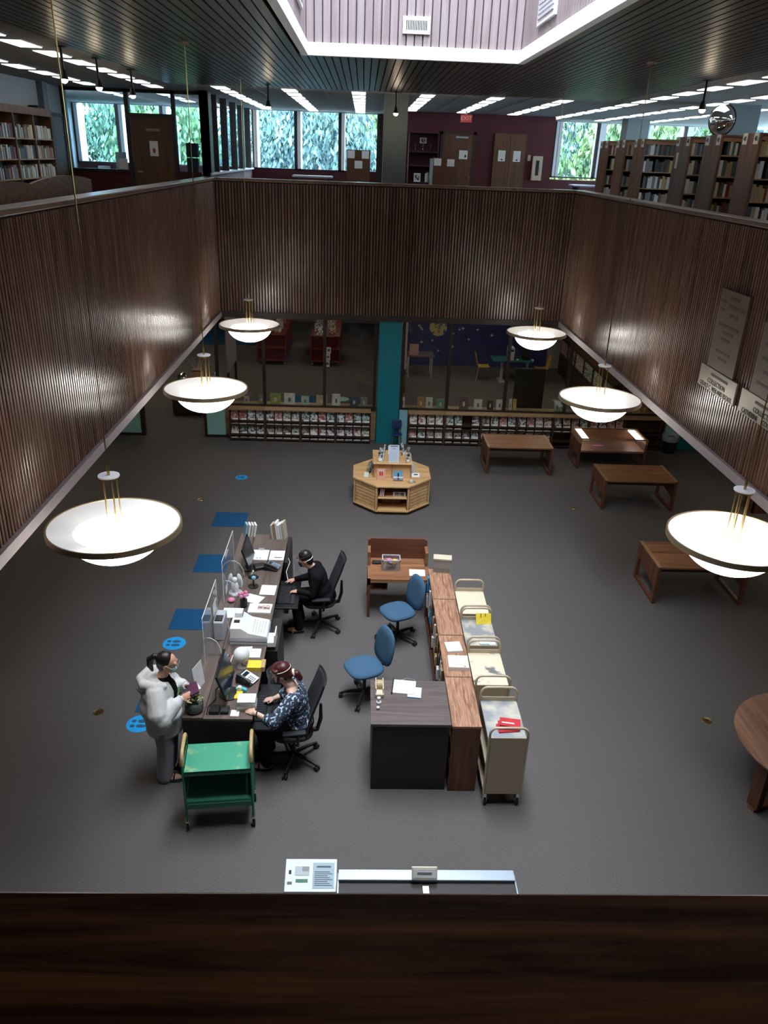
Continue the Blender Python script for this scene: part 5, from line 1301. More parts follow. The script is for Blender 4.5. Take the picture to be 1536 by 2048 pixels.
# local frame on the right wall: text runs from +Y to -Y, faces -X
RW = Matrix(((0,0,-1,0),(-1,0,0,0),(0,1,0,0),(0,0,0,1)))
def wall_plaque(label, yc, zc, w, h, mat, th=0.03):
    t = thing('wall_plaque', label, 'plaque', (XR-0.036, yc, zc), 0, 'donor plaques')
    B(-th,0,-w/2,w/2,-h/2,h/2).build('plate', mat, t, bevel=0.004)
    return t
def lines(t, rows, th=0.03):
    for (dy, dz, w, h) in rows:
        B(-th-0.003,-th,dy-w/2,dy+w/2,dz-h/2,dz+h/2).build('engraved_line', M['plaqueink'], t)
p1 = wall_plaque('silver plaque reading collection and Weiland estate below the brown plaque', 9.60, 3.905, 1.08, 0.28, M['plaque'])
text_part('lettering', 'COLLECTION', 0.085, M['ink'], p1, Matrix.Translation((-0.031,0.0,-0.02)) @ RW)
text_part('lettering', 'GERALD C. WEILAND ESTATE', 0.085, M['ink'], p1, Matrix.Translation((-0.031,-0.0,-0.10)) @ RW, 0.86)
lines(p1, [(-0.05,0.07,0.5,0.03)])
p2 = wall_plaque('silver plaque at the picture edge reading collection and Catherine Cook', 8.40, 3.905, 1.04, 0.28, M['plaque'])
text_part('lettering', 'COLLECTION', 0.085, M['ink'], p2, Matrix.Translation((-0.031,-0.1,-0.02)) @ RW)
text_part('lettering', 'CATHERINE     COOK', 0.085, M['ink'], p2, Matrix.Translation((-0.031,0.05,-0.10)) @ RW, 0.9)
lines(p2, [(-0.1,0.07,0.5,0.03)])
p3 = wall_plaque('tall brown engraved plaque above the Weiland plaque', 9.60, 4.545, 0.78, 0.98, M['plaquebrown'])
lines(p3, [(-0.02,0.40,0.26,0.035),(0.26,0.34,0.12,0.03),(-0.1,0.30,0.44,0.04),(0.26,0.24,0.1,0.03),(-0.08,0.20,0.2,0.035),(0.0,0.06,0.56,0.035),(-0.02,-0.02,0.26,0.035),(0.02,-0.10,0.24,0.035),(0.02,-0.26,0.4,0.025),(0,-0.34,0.24,0.03)])
p4 = wall_plaque('brown engraved plaque cut by the right picture edge', 8.38, 4.45, 0.74, 0.80, M['plaquebrown'])
lines(p4, [(0,0.28,0.3,0.035),(0,0.18,0.44,0.035),(0,0.02,0.5,0.035),(0,-0.12,0.3,0.035),(0.1,-0.26,0.3,0.03)])

# ------------------------------------------------------------------ kiosk below the balcony
kp = thing('low_partition', 'dark low partition with a steel top just beyond the balcony rail', 'partition', (0,0,0))
B(-0.08,1.37,4.42,4.62,0,0.97).build('panel', M['deskpanel'], kp)
B(-0.085,1.375,4.56,4.665,0.97,1.0).build('steel_cap', M['steel'], kp, bevel=0.004)
B(-0.09,-0.08,4.42,4.64,0,0.985).box(1.37,1.38,4.42,4.64,0,0.985).build('end_trim', M['steel'], kp)
B(0.60,0.62,4.41,4.42,0,0.97).build('centre_joint', M['black'], kp)
sg = thing('counter_sign', 'small cream sign on a white post on the steel partition top', 'sign', (0.62, 4.53, 1.0))
MB().box(-0.105,0.105,-0.01,0.01,0.03,0.13,Matrix.Rotation(-0.55,4,'X')).build('plate', M['cream'], sg, bevel=0.004)
MB().box(-0.09,0.09,-0.013,-0.01,0.045,0.115,Matrix.Rotation(-0.55,4,'X')).build('face', M['paper2'], sg)
MB().box(-0.06,0.06,-0.016,-0.013,0.075,0.09,Matrix.Rotation(-0.55,4,'X')).build('print', M['greyink'], sg)
B(-0.02,0.03,-0.12,-0.05,-0.06,0.03).build('post', M['paper'], sg)
ip = thing('instruction_panel', 'white sloped instruction panel left of the steel partition', 'sign', (-0.53, 4.58, 0.82))
mm = Matrix.Rotation(0.45,4,'X')
MB().box(0,0.43,0,0.26,0,0.03,mm).build('board', M['paper'], ip, bevel=0.004)
for (x0,x1,y0,y1,mt,nm) in ((0.23,0.41,0.03,0.23,M['mask'],'text_box'),(0.08,0.2,0.13,0.2,M['greyplastic'],'picture'),(0.14,0.2,0.16,0.21,M['paper'],'picture_label'),(0.09,0.19,0.075,0.1,M['greendark'],'green_bar'),(0.03,0.05,0.14,0.17,M['ink'],'symbol'),(0.02,0.06,0.06,0.08,M['greyink'],'symbol'),(0.26,0.38,0.19,0.205,M['greyink'],'text_line')):
    MB().box(x0,x1,y0,y1,0.03,0.033,mm).build(nm, mt, ip)
for k in range(8): MB().box(0.245,0.245+0.15-0.02*(k%3),0.05+0.015*k,0.055+0.015*k,0.033,0.035,mm).build('text_line', M['greyink'], ip)
B(0.17,0.26,0.06,0.16,-0.82,0.03).build('post', M['greyplastic'], ip); B(0.03,0.4,-0.05,0.3,-0.82,-0.80).build('foot', M['greyplastic'], ip)

# ------------------------------------------------------------------ upper floor: ceiling lights
def make_troffer():
    t = thing('ceiling_light', '', 'ceiling light', (0,0,0), 0, 'fluorescent ceiling lights')
    B(-0.16,0.16,-0.40,0.40,-0.012,0.0).build('frame', M['white'], t)
    B(-0.145,0.145,-0.385,0.385,-0.022,-0.012).build('diffuser', M['tube_light'], t)
    return t
tro = make_troffer(); first = True
rowx = [-6.06,-4.62,-3.1,-1.62,-0.14,1.34,2.82,4.3,5.8,7.28,8.76]
rown = ['row over the left bookshelf','row along the left slatted ceiling edge']+[ORD[i]+' row from the left beyond the far rail' for i in range(6)]+['row along the right slatted ceiling edge','middle row over the right bookcases','outer row over the right bookcases']
for xi, x in enumerate(rowx):
    inside = RX0 < x < RX1
    y0 = 19.1 if inside else 5.0  # outer rows run on unseen towards the camera, added to light the near rail
    y1 = 25.5 if 1.0 < x < 5.5 else (27.6 if x > -3.5 else 20.4)
    k = 0; y = y0
    while y < y1:
        lb = '%s light from the near end, %s' % (ORD[k], rown[xi])
        if first: o = tro; first = False
        else: o = dup(tro)
        o.location = (x, y, ZC); o['label'] = lb
        y += 1.2; k += 1
for i, (x, y) in enumerate(((-6.4,22.3),(-6.4,23.6),(-5.0,22.3),(-5.0,23.6),(-5.0,25.0))):
    dup(tro, '%s ceiling light inside the glazed office' % ORD[i], loc=(x,y,ZC))
# spotlights hanging at the edge of the slatted ceiling
def make_spot():
    t = thing('spotlight', '', 'spotlight', (0,0,0), 0, 'spotlights at the slatted ceiling edge')
    MB().cyl((0,0,0),(0,0,-0.3),0.02,n=8).build('stem', M['black'], t)
    B(-0.05,0.05,-0.05,0.05,-0.012,0).build('ceiling_plate', M['black'], t)
    MB().lathe([(0,-0.28),(0.03,-0.28),(0.05,-0.36),(0.062,-0.40),(0.055,-0.40),(0.03,-0.33),(0,-0.33)],14).build('shade', M['black'], t, smooth=True)
    MB().ell((0,0,-0.405),(0.05,0.05,0.045),n=12,m=8).build('bulb', M['bulb'], t, smooth=2)
    return t
sp0 = make_spot()
for i, (x, y, lb) in enumerate(((-4.18,12.46,'nearest of the three hanging spotlights at left'),(-4.14,13.9,'middle of the three hanging spotlights at left'),(-4.10,15.7,'farthest of the three hanging spotlights at left'),(-1.95,17.8,'hanging spotlight in front of the far left windows'),(0.65,18.42,'hanging spotlight in front of the grey column'),(5.2,13.43,'hanging spotlight above the right bookcases'))):
    o = sp0 if i == 0 else dup(sp0)
    o.location = (x,y,ZC); o['label'] = lb
    # reflected glow source is the bulb itself
    l = bpy.data.lights.new('spot_bulb','POINT'); l.energy = 1.6; l.color = (1,0.8,0.55); l.shadow_soft_size = 0.05
    lo = bpy.data.objects.new('spot_bulb', l); C.objects.link(lo); lo.parent = o; lo.location = (0,0,-0.52)

# ------------------------------------------------------------------ bookcases upstairs
rnd = random.Random(17)
bookmesh = []
for ci, mt in enumerate(BOOKC):
    for (w, h) in ((0.042,0.21),(0.052,0.235),(0.04,0.19),(0.06,0.25)):
        bookmesh.append((w, h, ci, MB().box(0,w,0,0.15,0,h).mesh('book', mt)))
def fill(y, x0, x1, z, along, label_end, group, pal, dense=0.93):
    """row of books; along 'x' (spines face -Y) or 'y' (spines face +X)"""
    p = x0; k = 0
    while p < x1-0.05:
        w, h, ci, me = rnd.choice(bookmesh)
        if ci not in pal and rnd.random() < 0.75: continue
        if p+w > x1: break
        if rnd.random() < dense:
            if along == 'x': o = link('book', me, None, (p, y, z))
            else: o = link('book', me, None, (y, p, z), math.pi/2)
            tag(o, '%s book, %s' % (ORD[min(k,23)], label_end), 'book', group)
            k += 1
        p += w+0.003
ranges = [(13.0,13.62,'40'),(14.40,15.10,'40'),(15.76,16.5,'60'),(18.35,19.05,''),(19.7,20.4,''),(21.1,21.8,'')]
X6 = 6.0; ZT = 6.90
rowz = [Z2+0.12, Z2+0.45, Z2+0.78, Z2+1.11, Z2+1.44, Z2+1.77]
rlab = ['nearest right bookcase','second right bookcase','third right bookcase','fourth right bookcase','fifth right bookcase','farthest right bookcase']
for ri, (ya, yb, num) in enumerate(ranges):
    t = thing('book_stack_case', rlab[ri]+', double-sided, end panel toward the well', 'bookcase', (X6, ya, 0), 0, 'right bookcases')
    D = yb-ya
    B(0,0.04,0,D,Z2+0.012,ZT).build('end_panel', M['shelfwood'], t, bevel=0.003)
    B(0.04,3.4,D/2-0.01,D/2+0.01,Z2+0.1,ZT-0.02).build('centre_back', M['shelfdark'], t)
    B(0.04,3.4,0,D,ZT-0.03,ZT).build('top_board', M['shelfwood'], t); B(0.04,3.4,0,D,Z2+0.012,Z2+0.1).build('plinth', M['shelfdark'], t)
    for z in rowz: B(0.04,3.4,0.02,D-0.02,z-0.022,z).build('shelf', M['shelftan'], t)
    B(0.04,3.4,0.02,0.04,ZT-0.10,ZT-0.03).build('fascia', M['tablewood'], t)
    for xx in (0.9,1.75,2.6): B(xx,xx+0.03,0.01,D-0.01,Z2+0.1,ZT-0.03).build('upright', M['shelfwood'], t)
    for yy in (0.12, D-0.12):
        lbp = B(-0.006,0,yy-0.075,yy+0.075,ZT-0.16,ZT+0.0).build('number_label', M['paper'], t)
        text_part('number', num or '50', 0.10, M['ink'], lbp, Matrix.Translation((-0.008,yy,ZT-0.08)) @ RW)
    if ri == 2: B(-0.005,0,0.5,0.6,ZT-0.55,ZT-0.27).build('notice', M['paper2'], t)
    wv = 0.74 if ri == 3 else 0.36
    for zi, z in enumerate(rowz[2:]):
        fill(ya+0.04, X6+0.06, X6+0.06+wv, z, 'x', '%s shelf of the %s' % (('third','fourth','fifth','top')[zi], rlab[ri]), 'books in the right bookcases', ((0,3,9,1),(0,1,3,7),(2,4,0,3),(8,5,3,2),(0,1,9,6),(6,0,3,2))[ri])
    # lengths of books deeper in the aisle, too hidden to count
    m_ = MB()
    for z in rowz:
        p = 0.06+wv+0.02
        while p < 3.3:
            w = rnd.uniform(0.03,0.05); h = rnd.uniform(0.18,0.25)
            m_.box(p,p+w-0.003,0.04,0.19,z,z+h); p += w
    o = m_.build('book_row', BOOKC[(1,0,2,3,1,4)[ri]], t); o['kind'] = 'stuff'

# left bookshelf against the grey wall
YL0 = 15.15; NB = 4
lsb = thing('wall_bookcase', 'tall dark wooden bookcase along the left grey wall upstairs', 'bookcase', (-7.14, YL0, 0))
B(0,0.02,0,NB*1.02,Z2+0.012,7.0).build('back', M['shelfdark'], lsb)
for k in range(NB+1): B(0,0.30,k*1.02-0.025,k*1.02+0.025,Z2+0.012,7.0).build('upright', M['shelfwood'], lsb)
B(0,0.31,-0.03,NB*1.02+0.03,6.9,7.04).build('top_board', M['shelfwood'], lsb)
lz = [4.98,5.31,5.64,5.97,6.30,6.63]
lz = [5.0, 5.36, 5.72, 6.08, 6.46]
for z in lz: B(0.02,0.29,0.025,NB*1.02-0.025,z-0.025,z).build('shelf', M['shelftan'], lsb)
for b in range(1, NB):
    for zi, z in enumerate(lz[2:]):
        fill(-6.86, YL0+b*1.02+0.05, YL0+(b+1)*1.02-0.05, z, 'y', '%s shelf from top, %s bay of left wall bookcase' % (('third','second','top')[zi], ('','near','middle','far')[b]), 'books in the left wall bookcase', ((3,2,4),(2,3,4,0),(0,3,1))[b-1], 0.97)
m_ = MB()
for z in lz[:2]:
    p = 0.06
    while p < NB*1.02-0.1:
        w = rnd.uniform(0.03,0.055); m_.box(0.12,0.28,p,p+w-0.003,z,z+rnd.uniform(0.19,0.25)); p += w+(0.06 if (p % 1.02) > 0.9 else 0)
o = m_.build('book_row', BOOKC[2], lsb); o['kind'] = 'stuff'
tag(B(-7.1,-6.9,18.7,19.1,7.04,7.10).build('storage_box', M['softblack'], bevel=0.01), 'flat dark box on top of the left wall bookcase', 'box')

# curved study screens behind the left rail
for i, (ya, yb) in enumerate(((8.0,10.0),(10.05,12.35))):
    t = thing('curved_screen', ('nearer curved wooden screen behind the left rail','farther curved wooden screen behind the left rail')[i], 'screen', (-3.85-0.35*i*0, ya, 0), 0, 'curved wooden screens')
    L = yb-ya; pts = [(0,Z2+0.012),(L,Z2+0.012)]
    for k in range(13):
        u = 1-k/12
        pts.append((u*L, 5.86+0.06*i*0+0.15*max(0,math.sin(math.pi*(0.12+0.76*u)))**0.7))
    m = Matrix(((0,0,1,0),(1,0,0,0),(0,1,0,0),(0,0,0,1)))
    MB().prism(pts, -0.02-0.1*i, 0.02-0.1*i, m).build('panel', M['shelftan'] if False else M['tablewood'], t)
    MB().box(-0.30-0.1*i,-0.02-0.1*i,0.05,L-0.05,5.5,5.53).build('desk_board', M['tablewood'], t)

# ------------------------------------------------------------------ red wall furnishings
nb = thing('niche_shelf', 'dark red shelf unit with a few trophies beside the grey column', 'shelf', (1.32, 25.55, 0))
dr = plain('dark_red_shelf', srgb(70,16,22), 0.6)
B(0,0.03,0,0.4,Z2+0.012,7.05).box(0.87,0.9,0,0.4,Z2+0.012,7.05).box(0,0.9,0.37,0.4,Z2+0.012,7.05).box(0,0.9,0,0.4,7.02,7.06).build('body', dr, nb)
for z in (5.2,5.66,6.12,6.5): B(0.03,0.87,0,0.37,z,z+0.03).build('shelf', dr, nb)
for i, x in enumerate((0.2,0.43,0.66)):
    t = thing('trophy', ORD[i]+' small trophy from the left on the dark red shelf', 'trophy', (1.32+x, 25.68, 6.53), 0, 'trophies')
    B(-0.04,0.04,-0.03,0.03,0,0.05).build('base', M['ink'], t); MB().lathe([(0,0.05),(0.01,0.05),(0.012,0.12),(0.05,0.2),(0.045,0.2),(0,0.13)],12).build('cup', M['chrome'], t, smooth=True)
leaning('framed_picture', 'small framed picture on the dark red shelf', 1.62, 25.66, 5.69, 0.2, 0.24, M['paper'], 0, 0.1, 0.012, 'frame', None, [(0.15,0.85,0.15,0.85,COVERS[0],'picture')])
leaning('framed_picture', 'upper small framed card on the dark red shelf', 1.76, 25.8, 6.75, 0.2, 0.15, M['paper2'], 0, 0.0, 0.012, 'frame', None, [(0.15,0.85,0.15,0.85,COVERS[4],'picture')])
leaning('book', 'green book facing out on the dark red shelf', 1.62, 25.66, 5.23, 0.16, 0.24, M['greendark'], 0, 0.1, 0.015, 'book', None, [(0.2,0.8,0.2,0.6,M['paper2'],'print')])
for i in range(7):
    tag(B(1.86+0.04*i,1.89+0.04*i,25.62,25.8,5.69 if i % 2 else 5.69,5.93+0.02*(i%3)).build('book', (M['paper'],M['paper2'],BOOKC[2])[i%3]), ORD[i]+' white spine on the middle dark red shelf', 'book', 'white books on the red shelf')
    tag(B(1.86+0.04*i,1.89+0.04*i,25.62,25.8,5.23,5.46+0.02*(i%3)).build('book', (M['paper'],BOOKC[4],M['paper2'])[i%3]), ORD[i]+' white spine on the low dark red shelf', 'book', 'white books on the red shelf')
def oak_end(label, x, y, w, zt, papers):
    t = thing('oak_bookcase_end', label, 'bookcase', (x, y, 0))
    B(0,w,0,0.05,Z2+0.012,zt).build('end_panel', M['doorwood'], t); B(0.02,w-0.02,0.05,1.4,Z2+0.012,zt-0.03).build('body', M['shelfdark'], t)
    for (px_, pz_, pw, ph) in papers: B(px_,px_+pw,-0.004,0,pz_,pz_+ph).build('paper', M['paper'], t)
    return t
oak_end('oak bookcase end with three papers in front of the far windows', -0.48, 24.2, 0.66, 6.50, [(0.02,6.28,0.2,0.2),(0.42,6.28,0.2,0.2),(0.22,6.02,0.22,0.2)])
oak_end('oak bookcase end with two papers in front of the red wall door', 1.88, 23.2, 0.62, 6.38, [(0.02,6.18,0.2,0.18),(0.38,6.17,0.2,0.18)])
for i, x in enumerate((4.06, 4.52)):
    leaning('notice', ('left','right')[i]+' white notice on the double door in the red wall', x+0.11, 25.92, 6.34, 0.22, 0.30, M['paper2'], 0, 0.0, 0.003, 'notice', 'notices on the double door', [(0.4,0.65,0.1,0.22,M['ink'],'print')])
leaning('notice', 'white notice on the single door in the red wall', 3.0, 25.92, 6.36, 0.26, 0.24, M['paper2'], 0, 0.0, 0.003, 'notice', None, [(0.65,0.85,0.2,0.5,M['ink'],'print')])
ex = thing('exit_sign', 'red exit sign hanging from the ceiling before the red wall', 'sign', (2.86, 24.6, 7.31))
B(-0.16,0.16,-0.03,0.03,0,0.2).build('box', plain('exit_face', srgb(190,60,60), 0.5, emit=(0.8,0.12,0.10), estr=0.06), ex); B(-0.02,0.02,-0.02,0.02,0.2,ZC-7.31).build('stem', M['white'], ex)
text_part('lettering', 'EXIT', 0.15, plain('exit_letter', srgb(236,170,160), 0.5, emit=(1,0.45,0.38), estr=0.08), ex, Matrix.Translation((0,-0.031,0.1)) @ Matrix.Rotation(math.pi/2,4,'X'))
fc = thing('extinguisher_cabinet', 'cream fire extinguisher cabinet on the red wall', 'cabinet', (5.28, 25.99, 6.18))
B(-0.15,0.15,-0.10,0,-0.34,0.34).build('frame', plain('cream_cabinet', srgb(196,176,150), 0.5), fc, bevel=0.005); B(-0.05,0.05,-0.104,-0.10,-0.2,0.22).build('window', M['ink'], fc)
B(0.08,0.1,-0.12,-0.10,-0.05,0.05).build('handle', M['steel'], fc)
tag(B(4.98,5.07,25.985,26.0,6.38,6.54).build('wall_switch', M['cream']), 'small cream switch plate on the red wall', 'switch')
mr_ = thing('convex_mirror', 'oval convex security mirror beside the column above the bookcases', 'mirror', (7.45, 18.05, 7.3), -0.9)
MB().ell((0,0,0),(0.29,0.12,0.29),n=24,m=14).build('dome', plain('mirror_chrome', (0.9,0.9,0.9), 0.04, 1.0), mr_, smooth=2); MB().tube([(0.3*math.cos(k*math.pi/12),0,0.3*math.sin(k*math.pi/12)) for k in range(24)],0.012,6,closed=True).build('rim', M['black'], mr_)
MB().cyl((0,0.05,0.0),(0,0.25,0.05),0.015,n=8).build('bracket', M['black'], mr_)
ut = thing('upper_table', 'pale table top glimpsed over the far rail', 'table', (-1.8, 21.5, Z2+0.012))
B(0,1.0,0,0.7,0.98,1.02).build('tabletop', M['greyplastic'], ut)
for x in (0.05,0.9):
    for y in (0.05,0.6): B(x,x+0.05,y,y+0.05,0,0.98).build('leg', M['black'], ut)
ur = thing('upper_table', 'pale bench top along the right far windows', 'table', (5.9, 23.6, Z2+0.012))
B(0,2.0,0,0.6,0.94,0.98).build('tabletop', plain('lavender_top', srgb(180,184,220), 0.4), ur); B(0.1,0.15,0.05,0.55,0,0.94).build('leg', M['black'], ur); B(1.85,1.9,0.05,0.55,0,0.94).build('leg', M['black'], ur)
# office contents
of = thing('office_desk', 'desk with computer gear inside the glazed office', 'desk', (-7.0, 22.0, Z2+0.012))
B(0,3.0,0,0.8,0.85,0.9).build('worktop', M['softblack'], of)
for x in (0.05,1.5,2.9): B(x,x+0.05,0.05,0.75,0,0.85).build('leg', M['black'], of)
for i, (x, w, h, lb) in enumerate(((0.75,0.25,0.5,'tall black speaker on the glazed office desk'),(1.35,0.5,0.36,'dark monitor on the glazed office desk'),(0.3,0.3,0.16,'low dark printer at the left of the glazed office'))):
    t = thing('office_device', lb, 'device', (-7.0+x, 22.25, Z2+0.912)); B(-w/2,w/2,-0.06,0.06,0.03,h).build('housing', M['black'], t, bevel=0.005); B(-w*0.3,w*0.3,-0.08,0.08,0,0.03).build('foot', M['softblack'], t)
tag(B(-5.95,-5.72,yp-0.012,yp-0.002,5.84,6.10).build('glass_sign', M['paper2']), 'grey printed sign leaning on the office glass', 'sign')
nd = thing('door_notice', 'white notice with an orange picture on the office door', 'notice', (-5.06, yp-0.002, 6.18))
B(-0.10,0.10,-0.004,0,0,0.33).build('sheet', M['paper'], nd); MB().ell((0.0,-0.004,0.12),(0.035,0.002,0.06),n=10,m=6).build('picture', plain('orange_print', srgb(170,84,50), 0.6), nd)
tag(B(-5.22,-4.9,yp-0.006,yp,6.72,6.78).build('door_plate', M['shelftan']), 'thin name plate on the office door', 'plate')
for i in range(2):
    tag(B(-4.42,-4.14,21.5,21.7,Z2+1.02+0.34*i,Z2+1.34+0.34*i).build('carton', M['softblack'], bevel=0.01), ('lower','upper')[i]+' dark carton behind the office corner pane', 'box', 'cartons in the office')
ol = thing('office_ledge', 'low cabinet carrying cartons in the office corner', 'cabinet', (-4.5, 21.3, Z2+0.012)); B(0,0.6,0,0.6,0,1.0).build('body', M['softblack'], ol); B(-0.01,0.61,-0.01,0.61,1.0,1.008).build('top', M['greyplastic'], ol)
tag(B(-4.32,-4.18,20.42,20.5,5.86-0.0,5.95).build('ledge_card', M['paper']), 'tiny white card standing near the office corner post', 'card') if False else None

# ------------------------------------------------------------------ outdoors beyond the windows
struct('ground_outside', B(-60, 70, 33.2, 120, -0.3, -0.1), plain('grass', srgb(90,110,70), 0.9, noise=0.3, nscale=2))
def leafmat(name, c1, c2):
    m, nt, b = newmat(name); L = nt.links.new
    oi = nt.nodes.new('ShaderNodeTexCoord'); nz = nt.nodes.new('ShaderNodeTexNoise'); nz.inputs['Scale'].default_value = 1.2; nz.inputs['Detail'].default_value = 3
    L(oi.outputs['Object'], nz.inputs['Vector'])
    cr = nt.nodes.new('ShaderNodeValToRGB'); cr.color_ramp.elements[0].position = 0.35; cr.color_ramp.elements[1].position = 0.65
    cr.color_ramp.elements[0].color = (*c1,1); cr.color_ramp.elements[1].color = (*c2,1)
    L(nz.outputs['Fac'], cr.inputs['Fac']); L(cr.outputs['Color'], b.inputs['Base Color'])
    b.inputs['Roughness'].default_value = 0.6
    return m
leafm = [leafmat('foliage_a', srgb(30,52,42), srgb(74,98,66)), leafmat('foliage_b', srgb(34,54,60), srgb(80,106,98)), leafmat('foliage_c', srgb(38,62,38), srgb(98,118,64))]
bark = plain('bark', srgb(96,84,74), 0.9, noise=0.3, nscale=10)
def tree_meshes(seed, mat, n=13000, H=9.5, RX=2.6, base=1.6):
    r = random.Random(seed); vs = []; fs = []
    for i in range(n):
        # clustered drooping leaves inside an egg-shaped crown
        if i % 26 == 0:
            while True:
                u = Vector((r.uniform(-1,1), r.uniform(-1,1), r.uniform(-1,1)))
                if 0.35 < u.length < 1: break
            cl = Vector((u.x*RX, u.y*RX*0.8, base+(H-base)/2+u.z*(H-base)/2))
        p = cl + Vector((r.gauss(0,0.32), r.gauss(0,0.32), r.gauss(0,0.36)))
        L = r.uniform(0.18,0.38); w = L*0.20
        d = Vector((r.gauss(0,0.45), r.gauss(0,0.45), -1)).normalized()
        s = d.cross(Vector((r.gauss(0,1), r.gauss(0,1), 0.1))).normalized()*w
        k = len(vs)
        vs += [p, p+d*L*0.5+s, p+d*L, p+d*L*0.5-s]
        fs.append((k,k+1,k+2,k+3))
    crown = MB().add(vs, fs)
    me = bpy.data.meshes.new('crown'); me.from_pydata([tuple(v) for v in crown.v], [], crown.f); me.materials.append(mat)
    tk = MB().tube([(0,0,-0.1),(0.05,0.02,1.5),(0.0,0.1,3.5),(0.15,0.0,H*0.75)],[0.26,0.22,0.17,0.06],10)
    for k in range(7):
        a = k*0.9; z = 1.8+k*0.75
        tk.tube([(0,0.05,z),(0.8*math.cos(a),0.8*math.sin(a),z+0.7),(1.6*math.cos(a),1.4*math.sin(a),z+0.9)],[0.09,0.05,0.02],6)
    return me, tk.mesh('trunk', bark, smooth=True)
kinds = [tree_meshes(1, leafm[0]), tree_meshes(2, leafm[1], 13000, 9.0, 2.7), tree_meshes(3, leafm[2], 13000, 10, 2.5)]
tl = [(x, 35.8, k) for x, k in ((-14.6,0),(-8.2,2),(-1.8,1),(4.6,0),(11.0,2),(17.4,1))]+[(x, 42.0, k) for x, k in ((-17.8,1),(-11.4,0),(-5.0,1),(1.4,2),(7.8,2),(14.2,0),(20.6,1))]
nm_ = ['dark tree outside the outermost left window','light green tree outside the office window','bluish tree behind the far window panes','dark green tree behind the red wall','light green tree outside the right windows','bluish tree outside the rightmost windows']+['%s tree from the left in the second row outside' % ORD[i] for i in range(7)]
for i, (x, y, k) in enumerate(tl):
    t = thing('tree', nm_[i], 'tree', (x, y, -0.1), i*1.7, 'trees outside the windows')
    link('crown', kinds[k][0], t); link('trunk', kinds[k][1], t)
hb = [(-20+8.2*q,49.5) for q in range(7)]
for i, (x, y) in enumerate(hb):
    t = thing('tree', ORD[i]+' background tree from the row behind the nearer trees', 'tree', (x, y, -0.1), i*1.3, 'background trees')
    t.scale = (1.35,1.2,1.25); link('crown', kinds[i%3][0], t); link('trunk', kinds[i%3][1], t)

# ------------------------------------------------------------------ people
def fused(mb, voxel, mat, name, parent, it=6, M0=None):
    """grow one continuous surface from overlapping closed pieces"""
    me = bpy.data.meshes.new(name); me.from_pydata([tuple(p) for p in mb.v], [], mb.f)
    if M0 is not None: me.transform(M0)
    bm = bmesh.new(); bm.from_mesh(me); bmesh.ops.recalc_face_normals(bm, faces=bm.faces); bm.to_mesh(me); bm.free()
    o = bpy.data.objects.new(name+'_tmp', me); C.objects.link(o)
    r = o.modifiers.new('r','REMESH'); r.mode = 'VOXEL'; r.voxel_size = voxel
    s = o.modifiers.new('s','SMOOTH'); s.factor = 0.5; s.iterations = it
    bpy.context.view_layer.update()
    out = bpy.data.meshes.new_from_object(o.evaluated_get(bpy.context.evaluated_depsgraph_get()))
    bpy.data.objects.remove(o); bpy.data.meshes.remove(me)
    out.name = name; out.materials.clear(); out.materials.append(mat)
    for p in out.polygons: p.use_smooth = True
    return link(name, out, parent)
def limb(mb, pts, rs, n=12):
    mb.tube(pts, list(rs), n)
    for p, r in zip(pts, rs): mb.ell(p, (r,r,r), n=n, m=8)
def hand(mb, w, d, nrm, curl=1.0, flip=1):
    """palm, four fingers and a thumb; w wrist, d towards the fingertips, nrm palm side"""
    w = Vector(w); d = Vector(d).normalized(); nrm = Vector(nrm); nrm = (nrm-d*nrm.dot(d)).normalized(); s = d.cross(nrm)*flip
    R_ = Matrix((d, s, nrm)).transposed()
    mb.ell(w+d*0.045, (0.05,0.040,0.016), n=12, m=8, rot=R_.to_quaternion().to_euler())
    for k, (off, L) in enumerate(((-0.029,0.060),(-0.010,0.070),(0.010,0.066),(0.028,0.052))):
        b = w+d*0.078+s*off
        p1 = b+d*L*0.55+nrm*0.010*curl; p2 = p1+d*L*0.30*max(0.2,1-0.3*curl)+nrm*0.022*curl
        limb(mb, [b,p1,p2], [0.0095,0.0088,0.0075], 8)
    b = w+d*0.025-s*0.034
    limb(mb, [b, b+d*0.03-s*0.022+nrm*0.006, b+d*0.055-s*0.018+nrm*0.016], [0.011,0.010,0.008], 8)
def head(mb, c, f, tilt=0.0, ears=True):
    """c centre of the skull, f forward unit vector (horizontal)"""
    f = Vector(f).normalized(); up = Vector((0,0,1)); l = up.cross(f)
    R0 = Matrix((f,l,up)).transposed(); R0 = R0 @ Matrix.Rotation(tilt,3,'Y'); e = R0.to_euler()
    L_ = lambda a,b,z: Vector(c)+R0 @ Vector((a,b,z))
    mb.ell(L_(0,0,0.01),(0.098,0.076,0.108),n=18,m=12,rot=e)
    mb.ell(L_(0.035,0,-0.06),(0.062,0.056,0.062),n=14,m=10,rot=e)
    mb.ell(L_(0.085,0,-0.10+0.012),(0.022,0.028,0.022),n=10,m=8,rot=e)
    limb(mb,[L_(0.093,0,0.012),L_(0.112,0,-0.03)],[0.009,0.014],8)
    mb.ell(L_(0.092,0,-0.062),(0.014,0.026,0.010),n=10,m=6,rot=e)
    for sd_ in (-1,1):
        mb.ell(L_(0.0,sd_*0.077,-0.018),(0.020,0.010,0.032),n=10,m=8,rot=e)
        mb.ell(L_(0.088,sd_*0.032,0.03),(0.016,0.024,0.009),n=8,m=6,rot=e)
    return L_, e
